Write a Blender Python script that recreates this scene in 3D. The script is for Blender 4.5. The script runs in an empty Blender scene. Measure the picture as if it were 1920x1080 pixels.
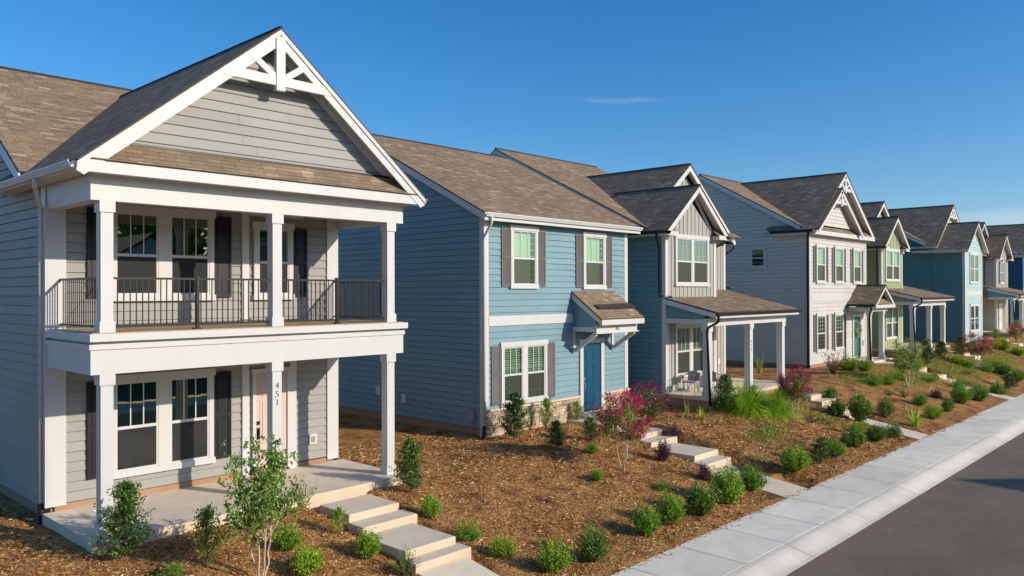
import bpy, math, random
import numpy as np
from mathutils import Vector, Matrix, noise, Quaternion
sc = bpy.context.scene
COL = sc.collection
R_ = math.radians

# ------------------------------------------------------------------ camera, light, exposure
cam = bpy.data.cameras.new('camera'); co = bpy.data.objects.new('camera', cam); COL.objects.link(co)
cam.sensor_width = 36.0; cam.lens = 27.994; cam.clip_start = 0.1; cam.clip_end = 5000
RM = Matrix(((0.68402108, -0.00195435, -0.72945962), (-0.72945604, -0.00595611, -0.68400176), (-0.00300796, 0.99998035, -0.00549971)))
co.matrix_world = Matrix.Translation((0, 0, 5.5)) @ RM.to_4x4()
sc.camera = co
SUN = Vector((0.40, -1.0, 0.42)).normalized()
w = bpy.data.worlds.new('World'); sc.world = w; w.use_nodes = True
nt = w.node_tree; nt.nodes.clear()
sky = nt.nodes.new('ShaderNodeTexSky'); sky.sky_type = 'NISHITA'; sky.sun_disc = False
sky.sun_elevation = math.asin(SUN.z); sky.sun_rotation = math.atan2(SUN.x, SUN.y)
sky.altitude = 300; sky.air_density = 1.0; sky.dust_density = 1.0; sky.ozone_density = 4.7
bg = nt.nodes.new('ShaderNodeBackground'); bg.inputs['Strength'].default_value = 0.118
wo = nt.nodes.new('ShaderNodeOutputWorld')
# one thin wisp and a faint low bank, placed by true sky direction
def sky_patch(px, py, a, b, amt, tilt=0.0):
    """soft elongated patch around the direction through a point of the photograph"""
    c = (RM @ Vector((px - 960., 540. - py, -1493.))).normalized(); u = c.cross(Vector((0, 0, 1))).normalized(); v = u.cross(c)
    u2 = u * math.cos(tilt) + v * math.sin(tilt); v2 = v * math.cos(tilt) - u * math.sin(tilt); out = []
    for ax, w_ in ((u2, a), (v2, b)):
        d = nt.nodes.new('ShaderNodeVectorMath'); d.operation = 'DOT_PRODUCT'; nt.links.new(nzv.outputs[0], d.inputs[0]); d.inputs[1].default_value = ax / w_
        q = nt.nodes.new('ShaderNodeMath'); q.operation = 'POWER'; nt.links.new(d.outputs['Value'], q.inputs[0]); q.inputs[1].default_value = 2
        out.append(q.outputs[0])
    s_ = nt.nodes.new('ShaderNodeMath'); s_.operation = 'ADD'; nt.links.new(out[0], s_.inputs[0]); nt.links.new(out[1], s_.inputs[1])
    m_ = nt.nodes.new('ShaderNodeMapRange'); m_.interpolation_type = 'SMOOTHSTEP'; nt.links.new(s_.outputs[0], m_.inputs['Value']); m_.inputs['From Min'].default_value = 1; m_.inputs['From Max'].default_value = 0; m_.inputs['To Max'].default_value = amt
    dd = nt.nodes.new('ShaderNodeVectorMath'); dd.operation = 'DOT_PRODUCT'; nt.links.new(tc.outputs['Generated'], dd.inputs[0]); dd.inputs[1].default_value = c
    g_ = nt.nodes.new('ShaderNodeMath'); g_.operation = 'GREATER_THAN'; nt.links.new(dd.outputs['Value'], g_.inputs[0]); g_.inputs[1].default_value = .5
    k_ = nt.nodes.new('ShaderNodeMath'); k_.operation = 'MULTIPLY'; nt.links.new(m_.outputs[0], k_.inputs[0]); nt.links.new(g_.outputs[0], k_.inputs[1]); return k_.outputs[0]
tc = nt.nodes.new('ShaderNodeTexCoord')
nz = nt.nodes.new('ShaderNodeTexNoise'); nz.inputs['Scale'].default_value = 14; nz.inputs['Detail'].default_value = 5
nzm = nt.nodes.new('ShaderNodeVectorMath'); nzm.operation = 'MULTIPLY_ADD'; nzm.inputs[1].default_value = (.05, .05, .012); nzm.inputs[2].default_value = (-.025, -.025, -.006)
nzv = nt.nodes.new('ShaderNodeVectorMath'); nzv.operation = 'ADD'
nt.links.new(tc.outputs['Generated'], nz.inputs['Vector']); nt.links.new(nz.outputs['Color'], nzm.inputs[0]); nt.links.new(nzm.outputs[0], nzv.inputs[0]); nt.links.new(tc.outputs['Generated'], nzv.inputs[1])
pa = sky_patch(1163, 188, .062, .0042, .10, -.06); pb = sky_patch(1950, 408, .16, .014, .22)
pc = nt.nodes.new('ShaderNodeMath'); pc.operation = 'ADD'; nt.links.new(pa, pc.inputs[0]); nt.links.new(pb, pc.inputs[1])
mix = nt.nodes.new('ShaderNodeMix'); mix.data_type = 'RGBA'; mix.inputs['B'].default_value = (5.2, 5.6, 6.0, 1)
hs = nt.nodes.new('ShaderNodeHueSaturation'); hs.inputs['Saturation'].default_value = 1.25
L = nt.links.new
L(pc.outputs[0], mix.inputs['Factor']); L(sky.outputs[0], hs.inputs['Color']); L(hs.outputs[0], mix.inputs['A'])
L(mix.outputs['Result'], bg.inputs['Color']); L(bg.outputs[0], wo.inputs['Surface'])
sl = bpy.data.lights.new('sun', 'SUN'); sl.energy = 3.0; sl.angle = R_(0.55); sl.color = (1.0, 0.87, 0.69)
so = bpy.data.objects.new('sun', sl); COL.objects.link(so)
so.rotation_mode = 'QUATERNION'; so.rotation_quaternion = (-SUN).to_track_quat('-Z', 'Y')
sc.view_settings.view_transform = 'Standard'; sc.view_settings.look = 'None'
sc.view_settings.exposure = 0.44; sc.view_settings.gamma = 1.0
sc.render.engine = 'CYCLES'
sc.cycles.max_bounces = 6; sc.cycles.transparent_max_bounces = 12
random.seed(7); rng = np.random.default_rng(7)

# ------------------------------------------------------------------ materials
MAT = {}
def new_mat(name):
    m = bpy.data.materials.new(name); m.use_nodes = True
    t = m.node_tree; b = t.nodes['Principled BSDF']; MAT[name] = m
    return m, t, b
def nd(t, typ, **kw):
    n = t.nodes.new(typ)
    for k, v in kw.items():
        if k in n.inputs: n.inputs[k].default_value = v
        else: setattr(n, k, v)
    return n
def ramp(t, stops):
    n = t.nodes.new('ShaderNodeValToRGB'); e = n.color_ramp.elements
    while len(e) < len(stops): e.new(.5)
    for i, (p, c) in enumerate(stops):
        e[i].position = p; e[i].color = (*c, 1)
    return n
def bump(t, b, src, strength=.3, dist=.01):
    n = nd(t, 'ShaderNodeBump', Strength=strength, Distance=dist); t.links.new(src, n.inputs['Height']); t.links.new(n.outputs[0], b.inputs['Normal']); return n
def mixc(t, fac, a, c, mode='MIX'):
    n = t.nodes.new('ShaderNodeMix'); n.data_type = 'RGBA'; n.blend_type = mode
    for k, v in (('Factor', fac), ('A', a), ('B', c)):
        if hasattr(v, 'is_linked'): t.links.new(v, n.inputs[k])
        else: n.inputs[k].default_value = v if k == 'Factor' else (*v, 1)
    return n.outputs['Result']
def plain(name, c, rough=.5, var=.06, scale=3.0, bmp=0.0, bscale=60, spec=.4, metallic=0):
    m, t, b = new_mat(name)
    g = nd(t, 'ShaderNodeNewGeometry')
    n = nd(t, 'ShaderNodeTexNoise', Scale=scale, Detail=6.0); t.links.new(g.outputs['Position'], n.inputs['Vector'])
    r = ramp(t, [(.3, tuple(v * (1 - var) for v in c)), (.7, tuple(min(1, v * (1 + var)) for v in c))])
    t.links.new(n.outputs['Fac'], r.inputs['Fac']); t.links.new(r.outputs[0], b.inputs['Base Color'])
    b.inputs['Roughness'].default_value = rough; b.inputs['Specular IOR Level'].default_value = spec; b.inputs['Metallic'].default_value = metallic
    if bmp:
        n2 = nd(t, 'ShaderNodeTexNoise', Scale=bscale, Detail=4.0); t.links.new(g.outputs['Position'], n2.inputs['Vector']); bump(t, b, n2.outputs['Fac'], bmp, .01)
    return m
def siding(name, c):
    """painted fibre cement boards: faint stretched wood grain, slight board to board shade, dusty streaks"""
    m, t, b = new_mat(name); g = nd(t, 'ShaderNodeNewGeometry')
    mp = nd(t, 'ShaderNodeMapping', Scale=(3.0, 3.0, 110.0)); t.links.new(g.outputs['Position'], mp.inputs['Vector'])
    n = nd(t, 'ShaderNodeTexNoise', Scale=1.0, Detail=5.0); t.links.new(mp.outputs[0], n.inputs['Vector'])
    n2 = nd(t, 'ShaderNodeTexNoise', Scale=.7, Detail=4.0); t.links.new(g.outputs['Position'], n2.inputs['Vector'])
    at = nd(t, 'ShaderNodeAttribute', attribute_name='rnd')
    a1 = ramp(t, [(0, tuple(v * .955 for v in c)), (1, tuple(v * 1.045 for v in c))]); t.links.new(at.outputs['Fac'], a1.inputs['Fac'])
    r2 = ramp(t, [(.3, (.94, .935, .92)), (.7, (1.03, 1.03, 1.03))]); t.links.new(n2.outputs['Fac'], r2.inputs['Fac'])
    t.links.new(mixc(t, 1.0, a1.outputs[0], r2.outputs[0], 'MULTIPLY'), b.inputs['Base Color'])
    b.inputs['Roughness'].default_value = .6; b.inputs['Specular IOR Level'].default_value = .3
    bump(t, b, n.outputs['Fac'], .35, .004); return m
def shingle(name, cols, bw=.30, rh=.125):
    m, t, b = new_mat(name)
    uv = nd(t, 'ShaderNodeUVMap', uv_map='UVMap'); g = nd(t, 'ShaderNodeNewGeometry')
    sx = nd(t, 'ShaderNodeSeparateXYZ'); t.links.new(uv.outputs[0], sx.inputs[0])
    def mth(op, a, b_=None):
        n = nd(t, 'ShaderNodeMath', operation=op)
        for i, v in enumerate((a, b_)):
            if v is None: continue
            if hasattr(v, 'is_linked'): t.links.new(v, n.inputs[i])
            else: n.inputs[i].default_value = v
        return n.outputs[0]
    row = mth('FLOOR', mth('DIVIDE', sx.outputs[1], rh))
    rr = nd(t, 'ShaderNodeTexWhiteNoise', noise_dimensions='1D'); t.links.new(row, rr.inputs['W'])
    uu = mth('ADD', mth('DIVIDE', sx.outputs[0], bw), mth('MULTIPLY', rr.outputs['Value'], 7.3))
    tab = mth('FLOOR', uu)
    cb = nd(t, 'ShaderNodeCombineXYZ'); t.links.new(tab, cb.inputs[0]); t.links.new(row, cb.inputs[1])
    wn = nd(t, 'ShaderNodeTexWhiteNoise', noise_dimensions='3D'); t.links.new(cb.outputs[0], wn.inputs['Vector'])
    r = ramp(t, [(0, cols[0]), (.4, cols[1]), (.86, cols[2]), (1, cols[3])]); t.links.new(wn.outputs['Value'], r.inputs['Fac'])
    fr = mth('FRACT', mth('DIVIDE', sx.outputs[1], rh)); fu = mth('FRACT', uu)
    edge = mth('LESS_THAN', fr, .13); gap = mth('LESS_THAN', fu, .035)
    dk = mth('MULTIPLY', mth('MAXIMUM', edge, gap), .6)
    n2 = nd(t, 'ShaderNodeTexNoise', Scale=1.1, Detail=5.0); t.links.new(g.outputs['Position'], n2.inputs['Vector'])
    r2 = ramp(t, [(.3, (.84, .84, .86)), (.7, (1.12, 1.1, 1.06))]); t.links.new(n2.outputs['Fac'], r2.inputs['Fac'])
    n3 = nd(t, 'ShaderNodeTexNoise', Scale=70.0, Detail=2.0); t.links.new(g.outputs['Position'], n3.inputs['Vector'])
    r3 = ramp(t, [(.3, (.72, .72, .72)), (.7, (1.25, 1.25, 1.25))]); t.links.new(n3.outputs['Fac'], r3.inputs['Fac'])
    c = mixc(t, 1.0, r.outputs[0], r2.outputs[0], 'MULTIPLY'); c = mixc(t, 1.0, c, r3.outputs[0], 'MULTIPLY')
    c = mixc(t, dk, c, (.03, .025, .022))
    t.links.new(c, b.inputs['Base Color'])
    h = mth('ADD', mth('MULTIPLY', mth('SUBTRACT', 1.0, fr), 1.0), mth('MULTIPLY', wn.outputs['Value'], .5))
    bump(t, b, h, .8, .012); b.inputs['Roughness'].default_value = .95; b.inputs['Specular IOR Level'].default_value = .15
    return m
def mulch(name):
    m, t, b = new_mat(name); g = nd(t, 'ShaderNodeNewGeometry')
    v = nd(t, 'ShaderNodeTexVoronoi', Scale=34.0); v.feature = 'F1'
    mp = nd(t, 'ShaderNodeMapping', Scale=(1.0, 1.7, 1.0)); t.links.new(g.outputs['Position'], mp.inputs['Vector']); t.links.new(mp.outputs[0], v.inputs['Vector'])
    n = nd(t, 'ShaderNodeTexNoise', Scale=1.3, Detail=8.0, Roughness=.7); t.links.new(g.outputs['Position'], n.inputs['Vector'])
    n3 = nd(t, 'ShaderNodeTexNoise', Scale=.45, Detail=3.0); t.links.new(g.outputs['Position'], n3.inputs['Vector'])
    r = ramp(t, [(0, (.16, .062, .018)), (.35, (.40, .19, .062)), (.7, (.70, .385, .145)), (1, (.9, .64, .31))])
    t.links.new(v.outputs['Color'], r.inputs['Fac'])
    r2 = ramp(t, [(.36, (.34, .30, .28)), (.49, (.88, .85, .83)), (.6, (1.08, 1.06, 1.03)), (.72, (1.25, 1.22, 1.16))]); t.links.new(n.outputs['Fac'], r2.inputs['Fac'])
    c = mixc(t, 1.0, r.outputs[0], r2.outputs[0], 'MULTIPLY')
    r3 = ramp(t, [(.62, (0, 0, 0)), (.74, (.5, .5, .5))]); t.links.new(n3.outputs['Fac'], r3.inputs['Fac'])
    c = mixc(t, r3.outputs[0], c, (.24, .10, .04))
    t.links.new(c, b.inputs['Base Color']); b.inputs['Roughness'].default_value = .95; b.inputs['Specular IOR Level'].default_value = .1
    bump(t, b, v.outputs['Distance'], 1.0, .035); return m
def concrete(name, c, stain=(.42, .24, .11), samt=.0):
    m, t, b = new_mat(name); g = nd(t, 'ShaderNodeNewGeometry')
    n = nd(t, 'ShaderNodeTexNoise', Scale=1.1, Detail=9.0, Roughness=.65); t.links.new(g.outputs['Position'], n.inputs['Vector'])
    r = ramp(t, [(.3, tuple(v * .84 for v in c)), (.55, c), (.75, tuple(min(1, v * 1.1) for v in c))]); t.links.new(n.outputs['Fac'], r.inputs['Fac'])
    at = nd(t, 'ShaderNodeAttribute', attribute_name='rnd'); ra = ramp(t, [(0, (.90, .90, .89)), (1, (1.04, 1.04, 1.05))]); t.links.new(at.outputs['Fac'], ra.inputs['Fac'])
    c1 = mixc(t, 1.0, r.outputs[0], ra.outputs[0], 'MULTIPLY')
    n5 = nd(t, 'ShaderNodeTexVoronoi', Scale=2.6); t.links.new(g.outputs['Position'], n5.inputs['Vector'])
    r5 = ramp(t, [(.0, (.45, .4, .36)), (.035, (.5, .45, .4)), (.05, (1, 1, 1))]); t.links.new(n5.outputs['Distance'], r5.inputs['Fac'])
    c1 = mixc(t, 1.0, c1, r5.outputs[0], 'MULTIPLY')
    if samt:
        n4 = nd(t, 'ShaderNodeTexNoise', Scale=2.2, Detail=6.0); t.links.new(g.outputs['Position'], n4.inputs['Vector'])
        sn = nd(t, 'ShaderNodeSeparateXYZ'); t.links.new(g.outputs['True Normal'], sn.inputs[0])
        ab = nd(t, 'ShaderNodeMath', operation='LESS_THAN'); t.links.new(sn.outputs[2], ab.inputs[0]); ab.inputs[1].default_value = .5
        r4 = ramp(t, [(.3, (0, 0, 0)), (.7, (samt,) * 3)]); t.links.new(n4.outputs['Fac'], r4.inputs['Fac'])
        ml = nd(t, 'ShaderNodeMath', operation='MULTIPLY'); t.links.new(ab.outputs[0], ml.inputs[0]); t.links.new(r4.outputs[0], ml.inputs[1])
        c1 = mixc(t, ml.outputs[0], c1, stain)
    t.links.new(c1, b.inputs['Base Color']); b.inputs['Roughness'].default_value = .85; b.inputs['Specular IOR Level'].default_value = .25
    n2 = nd(t, 'ShaderNodeTexNoise', Scale=90.0, Detail=3.0); t.links.new(g.outputs['Position'], n2.inputs['Vector']); bump(t, b, n2.outputs['Fac'], .25, .004)
    return m
def asphalt(name):
    m, t, b = new_mat(name); g = nd(t, 'ShaderNodeNewGeometry')
    n = nd(t, 'ShaderNodeTexNoise', Scale=.55, Detail=8.0, Roughness=.6); t.links.new(g.outputs['Position'], n.inputs['Vector'])
    r = ramp(t, [(.3, (.165, .125, .088)), (.55, (.205, .16, .11)), (.75, (.25, .205, .15))]); t.links.new(n.outputs['Fac'], r.inputs['Fac'])
    v = nd(t, 'ShaderNodeTexVoronoi', Scale=75.0); t.links.new(g.outputs['Position'], v.inputs['Vector'])
    rv = ramp(t, [(0, (.55, .55, .55)), (.8, (1.2, 1.18, 1.14)), (1, (1.9, 1.85, 1.75))]); t.links.new(v.outputs['Color'], rv.inputs['Fac'])
    c = mixc(t, 1.0, r.outputs[0], rv.outputs[0], 'MULTIPLY')
    s = nd(t, 'ShaderNodeSeparateXYZ'); t.links.new(g.outputs['Position'], s.inputs[0])
    mr = nd(t, 'ShaderNodeMapRange'); mr.inputs['From Min'].default_value = 6.1; mr.inputs['From Max'].default_value = 6.85; mr.inputs['To Max'].default_value = .6
    t.links.new(s.outputs[1], mr.inputs['Value'])
    ml = nd(t, 'ShaderNodeMath', operation='MULTIPLY'); t.links.new(mr.outputs[0], ml.inputs[0]); t.links.new(n.outputs['Fac'], ml.inputs[1])
    c = mixc(t, ml.outputs[0], c, (.26, .17, .10))     # washed-out silt along the gutter
    t.links.new(c, b.inputs['Base Color']); b.inputs['Roughness'].default_value = .85; bump(t, b, v.outputs['Distance'], .6, .006); return m
def attr_mat(name, stops, rough=.6, spec=.3, transl=0.0, noise_scale=0):
    m, t, b = new_mat(name)
    at = nd(t, 'ShaderNodeAttribute', attribute_name='rnd'); r = ramp(t, stops); t.links.new(at.outputs['Fac'], r.inputs['Fac'])
    c = r.outputs[0]
    if noise_scale:
        g = nd(t, 'ShaderNodeNewGeometry'); n = nd(t, 'ShaderNodeTexNoise', Scale=noise_scale, Detail=6.0); t.links.new(g.outputs['Position'], n.inputs['Vector'])
        r2 = ramp(t, [(.3, (.75, .75, .75)), (.7, (1.2, 1.2, 1.2))]); t.links.new(n.outputs['Fac'], r2.inputs['Fac']); c = mixc(t, 1.0, c, r2.outputs[0], 'MULTIPLY')
        bump(t, b, n.outputs['Fac'], .5, .01)
    t.links.new(c, b.inputs['Base Color']); b.inputs['Roughness'].default_value = rough; b.inputs['Specular IOR Level'].default_value = spec
    if transl:
        oi = nd(t, 'ShaderNodeObjectInfo'); rv = ramp(t, [(0, (.72, .80, .75)), (.5, (1, 1, 1)), (1, (1.32, 1.12, .9))]); t.links.new(oi.outputs['Random'], rv.inputs['Fac'])
        c = mixc(t, 1.0, c, rv.outputs[0], 'MULTIPLY'); t.links.new(c, b.inputs['Base Color'])
        tr = nd(t, 'ShaderNodeBsdfTranslucent'); t.links.new(c, tr.inputs['Color']); mx = nd(t, 'ShaderNodeMixShader', Fac=transl)
        t.links.new(b.outputs[0], mx.inputs[1]); t.links.new(tr.outputs[0], mx.inputs[2]); t.links.new(mx.outputs[0], t.nodes['Material Output'].inputs['Surface'])
    return m
def glass(name, tint, refl=.12):
    m, t, b = new_mat(name); t.nodes.remove(b)
    tr = nd(t, 'ShaderNodeBsdfTransparent', Color=(*tint, 1)); gl = nd(t, 'ShaderNodeBsdfGlossy', Color=(.9, 1, .95, 1), Roughness=.015)
    g = nd(t, 'ShaderNodeNewGeometry'); n = nd(t, 'ShaderNodeTexNoise', Scale=1.6, Detail=2.0); t.links.new(g.outputs['Position'], n.inputs['Vector'])
    bp = nd(t, 'ShaderNodeBump', Strength=.10, Distance=.01); t.links.new(n.outputs['Fac'], bp.inputs['Height']); t.links.new(bp.outputs[0], gl.inputs['Normal'])
    fr = nd(t, 'ShaderNodeFresnel', IOR=1.5); ad = nd(t, 'ShaderNodeMath', operation='ADD'); t.links.new(fr.outputs[0], ad.inputs[0]); ad.inputs[1].default_value = refl
    mx = nd(t, 'ShaderNodeMixShader'); t.links.new(ad.outputs[0], mx.inputs[0]); t.links.new(tr.outputs[0], mx.inputs[1]); t.links.new(gl.outputs[0], mx.inputs[2])
    t.links.new(mx.outputs[0], t.nodes['Material Output'].inputs['Surface']); return m

white = plain('white_paint', (.62, .625, .615), .45, .03, 1.5)
grey_sid = siding('grey_siding', (.345, .348, .33))
blue_sid = siding('blue_siding', (.20, .335, .395))
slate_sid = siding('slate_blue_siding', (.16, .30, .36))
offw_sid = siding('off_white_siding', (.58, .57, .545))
offw_side = siding('off_white_shade_siding', (.64, .60, .53))  # off-white lightened and warmed to offset dim blue shade on the side walls
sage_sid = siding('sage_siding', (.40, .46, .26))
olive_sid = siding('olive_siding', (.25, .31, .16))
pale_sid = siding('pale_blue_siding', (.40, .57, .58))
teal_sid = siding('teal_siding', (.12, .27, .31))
stone_grey = siding('stone_grey_panel', (.40, .405, .37))
tan_sid = siding('tan_siding', (.50, .48, .43))
deep_blue = siding('deep_blue_siding', (.035, .13, .21))
roofm = shingle('brown_shingles', [(.25, .18, .115), (.30, .22, .145), (.34, .25, .165), (.48, .37, .25)])
mulchm = mulch('mulch')
conc = concrete('sidewalk_concrete', (.90, .83, .70))
concs = concrete('step_concrete', (.78, .68, .53), (.64, .42, .24), .6)
found = concrete('foundation_concrete', (.42, .31, .21), (.40, .20, .09), .9)
asph = asphalt('asphalt')
black = plain('black_metal', (.012, .012, .012), .4, .1)
navy = plain('dark_gutter', (.016, .014, .016), .35, .1)
blk_sh = plain('black_shutter', (.010, .010, .013), .45, .15, 4, .2, 60)
gry_sh = plain('grey_shutter', (.14, .135, .13), .55, .08)
deckm = plain('deck_board', (.50, .33, .17), .6, .15, 5)
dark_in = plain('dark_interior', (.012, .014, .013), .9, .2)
pink = plain('pink_door', (.62, .49, .43), .5, .03)
bluedoor = plain('blue_door', (.004, .075, .15), .4, .05)
greendoor = plain('green_door', (.05, .20, .16), .45, .05)
curt = plain('curtain', (.60, .66, .56), .8, .08, 2)
blind = plain('blind', (.40, .43, .38), .6, .05)
muntin = plain('muntin', (.62, .72, .58), .5, .03)
scrn = plain('insect_screen', (.060, .060, .064), .85, .08, 8)
metal = plain('grey_plastic', (.30, .30, .31), .5, .05)
soff = plain('soffit', (.66, .62, .54), .6, .03)
fabric = plain('purple_cushion', (.38, .27, .40), .8, .1)
sling = plain('grey_sling', (.34, .33, .33), .8, .1)
gl_dark = glass('window_glass', (.55, .66, .56), .16)
gl_green = glass('green_glass', (.66, .82, .72), .10)
stonem = attr_mat('ledge_stone', [(0, (.20, .18, .155)), (.2, (.40, .33, .25)), (.5, (.56, .44, .31)), (.8, (.64, .52, .38)), (.97, (.58, .26, .10))], .8, .2, 0, 14)
chipm = attr_mat('bark_chips', [(0, (.11, .042, .014)), (.35, (.44, .22, .075)), (.7, (.76, .46, .19)), (.9, (.9, .66, .34)), (1, (.95, .82, .56))], .8, .25)
lf_box = attr_mat('leaves_boxwood', [(0, (0.065, 0.169, 0.01)), (0.5, (0.221, 0.442, 0.026)), (1, (0.546, 0.754, 0.078))], .45, .4, .25)
lf_hol = attr_mat('leaves_holly', [(0, (0.026, 0.065, 0.018)), (0.55, (0.098, 0.195, 0.039)), (1, (0.338, 0.468, 0.117))], .3, .6, .12)
lf_crp = attr_mat('leaves_crape', [(0, (0.078, 0.156, 0.023)), (0.55, (0.247, 0.429, 0.046)), (1, (0.546, 0.715, 0.13))], .4, .4, .25)
lf_pur = attr_mat('leaves_purple', [(0, (.05, .018, .04)), (.6, (.13, .05, .10)), (1, (.30, .15, .22))], .45, .4, .15)
lf_lim = attr_mat('leaves_lime', [(0, (0.156, 0.338, 0.016)), (0.5, (0.39, 0.676, 0.039)), (1, (0.78, 0.95, 0.13))], .5, .3, .35)
lf_red = attr_mat('leaves_reddish', [(0, (.10, .11, .03)), (.5, (.20, .20, .07)), (1, (.38, .18, .13))], .5, .3, .2)
lf_gnd = attr_mat('leaves_ground', [(0, (0.208, 0.221, 0.039)), (0.5, (0.429, 0.468, 0.078)), (1, (0.715, 0.624, 0.208))], .6, .3, .2)
flw = attr_mat('petals_magenta', [(0, (.22, .004, .05)), (.5, (.55, .010, .17)), (1, (.80, .07, .34))], .6, .2, .3)
flw_y = attr_mat('petals_yellow', [(0, (.5, .33, .01)), (1, (.85, .62, .03))], .6, .2, .3)
bark = plain('bark', (.60, .47, .33), .8, .2, 12)
dbark = plain('dark_stem', (.13, .09, .055), .8, .2, 12)

# ------------------------------------------------------------------ mesh builder
class MB:
    def __init__(s, off=(0, 0, 0)):
        s.v = []; s.f = []; s.r = []; s.uv = []; s.fm = None; s.smooth = False; s.off = off
    def add(s, pts, rnd=None, uv=None):
        if s.fm: pts = [s.fm(*p) for p in pts]
        b = len(s.v); s.v += [tuple(p) for p in pts]; s.f.append(tuple(range(b, b + len(pts))))
        s.r.append(random.random() if rnd is None else rnd); s.uv.append(uv); return s
    def solid(s, vs, fs, rnd=None):
        if s.fm: vs = [s.fm(*p) for p in vs]
        b = len(s.v); s.v += [tuple(p) for p in vs]; r = random.random() if rnd is None else rnd
        for f in fs: s.f.append(tuple(b + i for i in f)); s.r.append(r); s.uv.append(None)
        return s
    def box(s, x0, x1, y0, y1, z0, z1, rnd=None):
        vs = [(x, y, z) for z in (z0, z1) for y in (y0, y1) for x in (x0, x1)]
        return s.solid(vs, [(0, 2, 3, 1), (4, 5, 7, 6), (0, 1, 5, 4), (2, 6, 7, 3), (0, 4, 6, 2), (1, 3, 7, 5)], rnd)
    def prism(s, prof, a, b, ua, ub, rnd=None):
        """profile (p,q) swept from point a to point b; p along ua, q along ub"""
        a, b, ua, ub = map(Vector, (a, b, ua, ub)); n = len(prof)
        vs = [a + ua * p + ub * q for p, q in prof] + [b + ua * p + ub * q for p, q in prof]
        fs = [(i, (i + 1) % n, n + (i + 1) % n, n + i) for i in range(n)] + [tuple(range(n))[::-1], tuple(range(n, 2 * n))]
        return s.solid(vs, fs, rnd)
    def bar(s, a, b, wdt, dep, up=(0, -1, 0), rnd=None):
        """rectangular bar between a and b; dep measured along `up`, wdt across"""
        a, b, up = Vector(a), Vector(b), Vector(up); d = (b - a).normalized(); sd = d.cross(up).normalized(); up = sd.cross(d).normalized()
        h = wdt / 2; return s.prism([(-h, 0), (h, 0), (h, dep), (-h, dep)], a, b, sd, up, rnd)
    def tube(s, pts, r, n=8, rnd=None):
        pts = [Vector(p) for p in pts]; rs = r if isinstance(r, (list, tuple)) else [r] * len(pts); rings = []
        ref = Vector((.31, .22, .93))
        for i, p in enumerate(pts):
            d = (pts[min(i + 1, len(pts) - 1)] - pts[max(i - 1, 0)]).normalized()
            u = d.cross(ref).normalized(); v = d.cross(u)
            rings.append([p + (u * math.cos(2 * math.pi * k / n) + v * math.sin(2 * math.pi * k / n)) * rs[i] for k in range(n)])
        vs = [q for ring in rings for q in ring]; fs = []
        for i in range(len(pts) - 1):
            for k in range(n): fs.append((i * n + k, i * n + (k + 1) % n, (i + 1) * n + (k + 1) % n, (i + 1) * n + k))
        fs += [tuple(range(n))[::-1], tuple(range((len(pts) - 1) * n, len(pts) * n))]
        return s.solid(vs, fs, rnd)
    def build(s, name, mat, parent=None, origin=(0, 0, 0)):
        me = bpy.data.meshes.new(name); o0 = origin
        me.from_pydata([(p[0] - o0[0], p[1] - o0[1], p[2] - o0[2]) for p in s.v], [], s.f)
        a = me.attributes.new('rnd', 'FLOAT', 'FACE'); a.data.foreach_set('value', s.r)
        if any(u is not None for u in s.uv):
            ul = me.uv_layers.new(name='UVMap'); fl = []
            for f, u in zip(s.f, s.uv):
                for i in range(len(f)): fl += list(u[i]) if u else [0, 0]
            ul.data.foreach_set('uv', fl)
        if s.smooth:
            for p in me.polygons: p.use_smooth = True
        me.materials.append(mat); o = bpy.data.objects.new(name, me); COL.objects.link(o)
        if parent is not None: o.parent = parent
        return o
def tag(o, label=None, cat=None, group=None, kind=None):
    if label: o['label'] = label
    if cat: o['category'] = cat
    if group: o['group'] = group
    if kind: o['kind'] = kind
    return o
def empty(name, loc, label, cat, group=None):
    o = bpy.data.objects.new(name, None); COL.objects.link(o); o.location = loc; o.empty_display_size = .3
    return tag(o, label, cat, group)

# ------------------------------------------------------------------ ground
TX = [-60, 4, 14, 17, 25.5, 27.5, 38, 41, 50, 57, 65, 90, 400]; TZ = [.95, 1.0, 1.02, 1.03, 1.06, 1.33, 1.38, 1.48, 1.55, 1.7, 1.75, 1.85, 1.9]
def ground_z(x, y):
    T = float(np.interp(x, TX, TZ)); u = (y - 9.25) / 5.4
    if u <= 0: return max(-.05, .035 + (y - 9.25) * .35)
    u = min(1, u); k = .55 * u + .45 * (u * u * (3 - 2 * u)); return .035 + (T - .035) * k
CARVE = []
def lump(x, y, z):
    a = min(1, max(0, (y - 9.3) / .4))
    for x0, x1, rows in CARVE:
        if x0 - .12 < x < x1 + .12:
            for ya, yb, zt in rows:
                if ya - .1 <= y <= yb + .1: z = min(z, zt - .17)
    return z + a * (noise.noise(Vector((x * 1.3, y * 1.3, 0))) * .035 + noise.noise(Vector((x * 6, y * 6, 3))) * .018)
def grid(name, xs, ys, fz, mat):
    vs = [(x, y, fz(x, y)) for y in ys for x in xs]; nx = len(xs)
    fs = [(j * nx + i, j * nx + i + 1, (j + 1) * nx + i + 1, (j + 1) * nx + i) for j in range(len(ys) - 1) for i in range(nx - 1)]
    me = bpy.data.meshes.new(name); me.from_pydata(vs, [], fs)
    for p in me.polygons: p.use_smooth = True
    me.materials.append(mat); o = bpy.data.objects.new(name, me); COL.objects.link(o); return tag(o, kind='structure')
def rngs(*seg):
    out = []
    for a, b, st in seg: out += list(np.arange(a, b, st))
    return [float(v) for v in out] + [float(seg[-1][1])]
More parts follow.
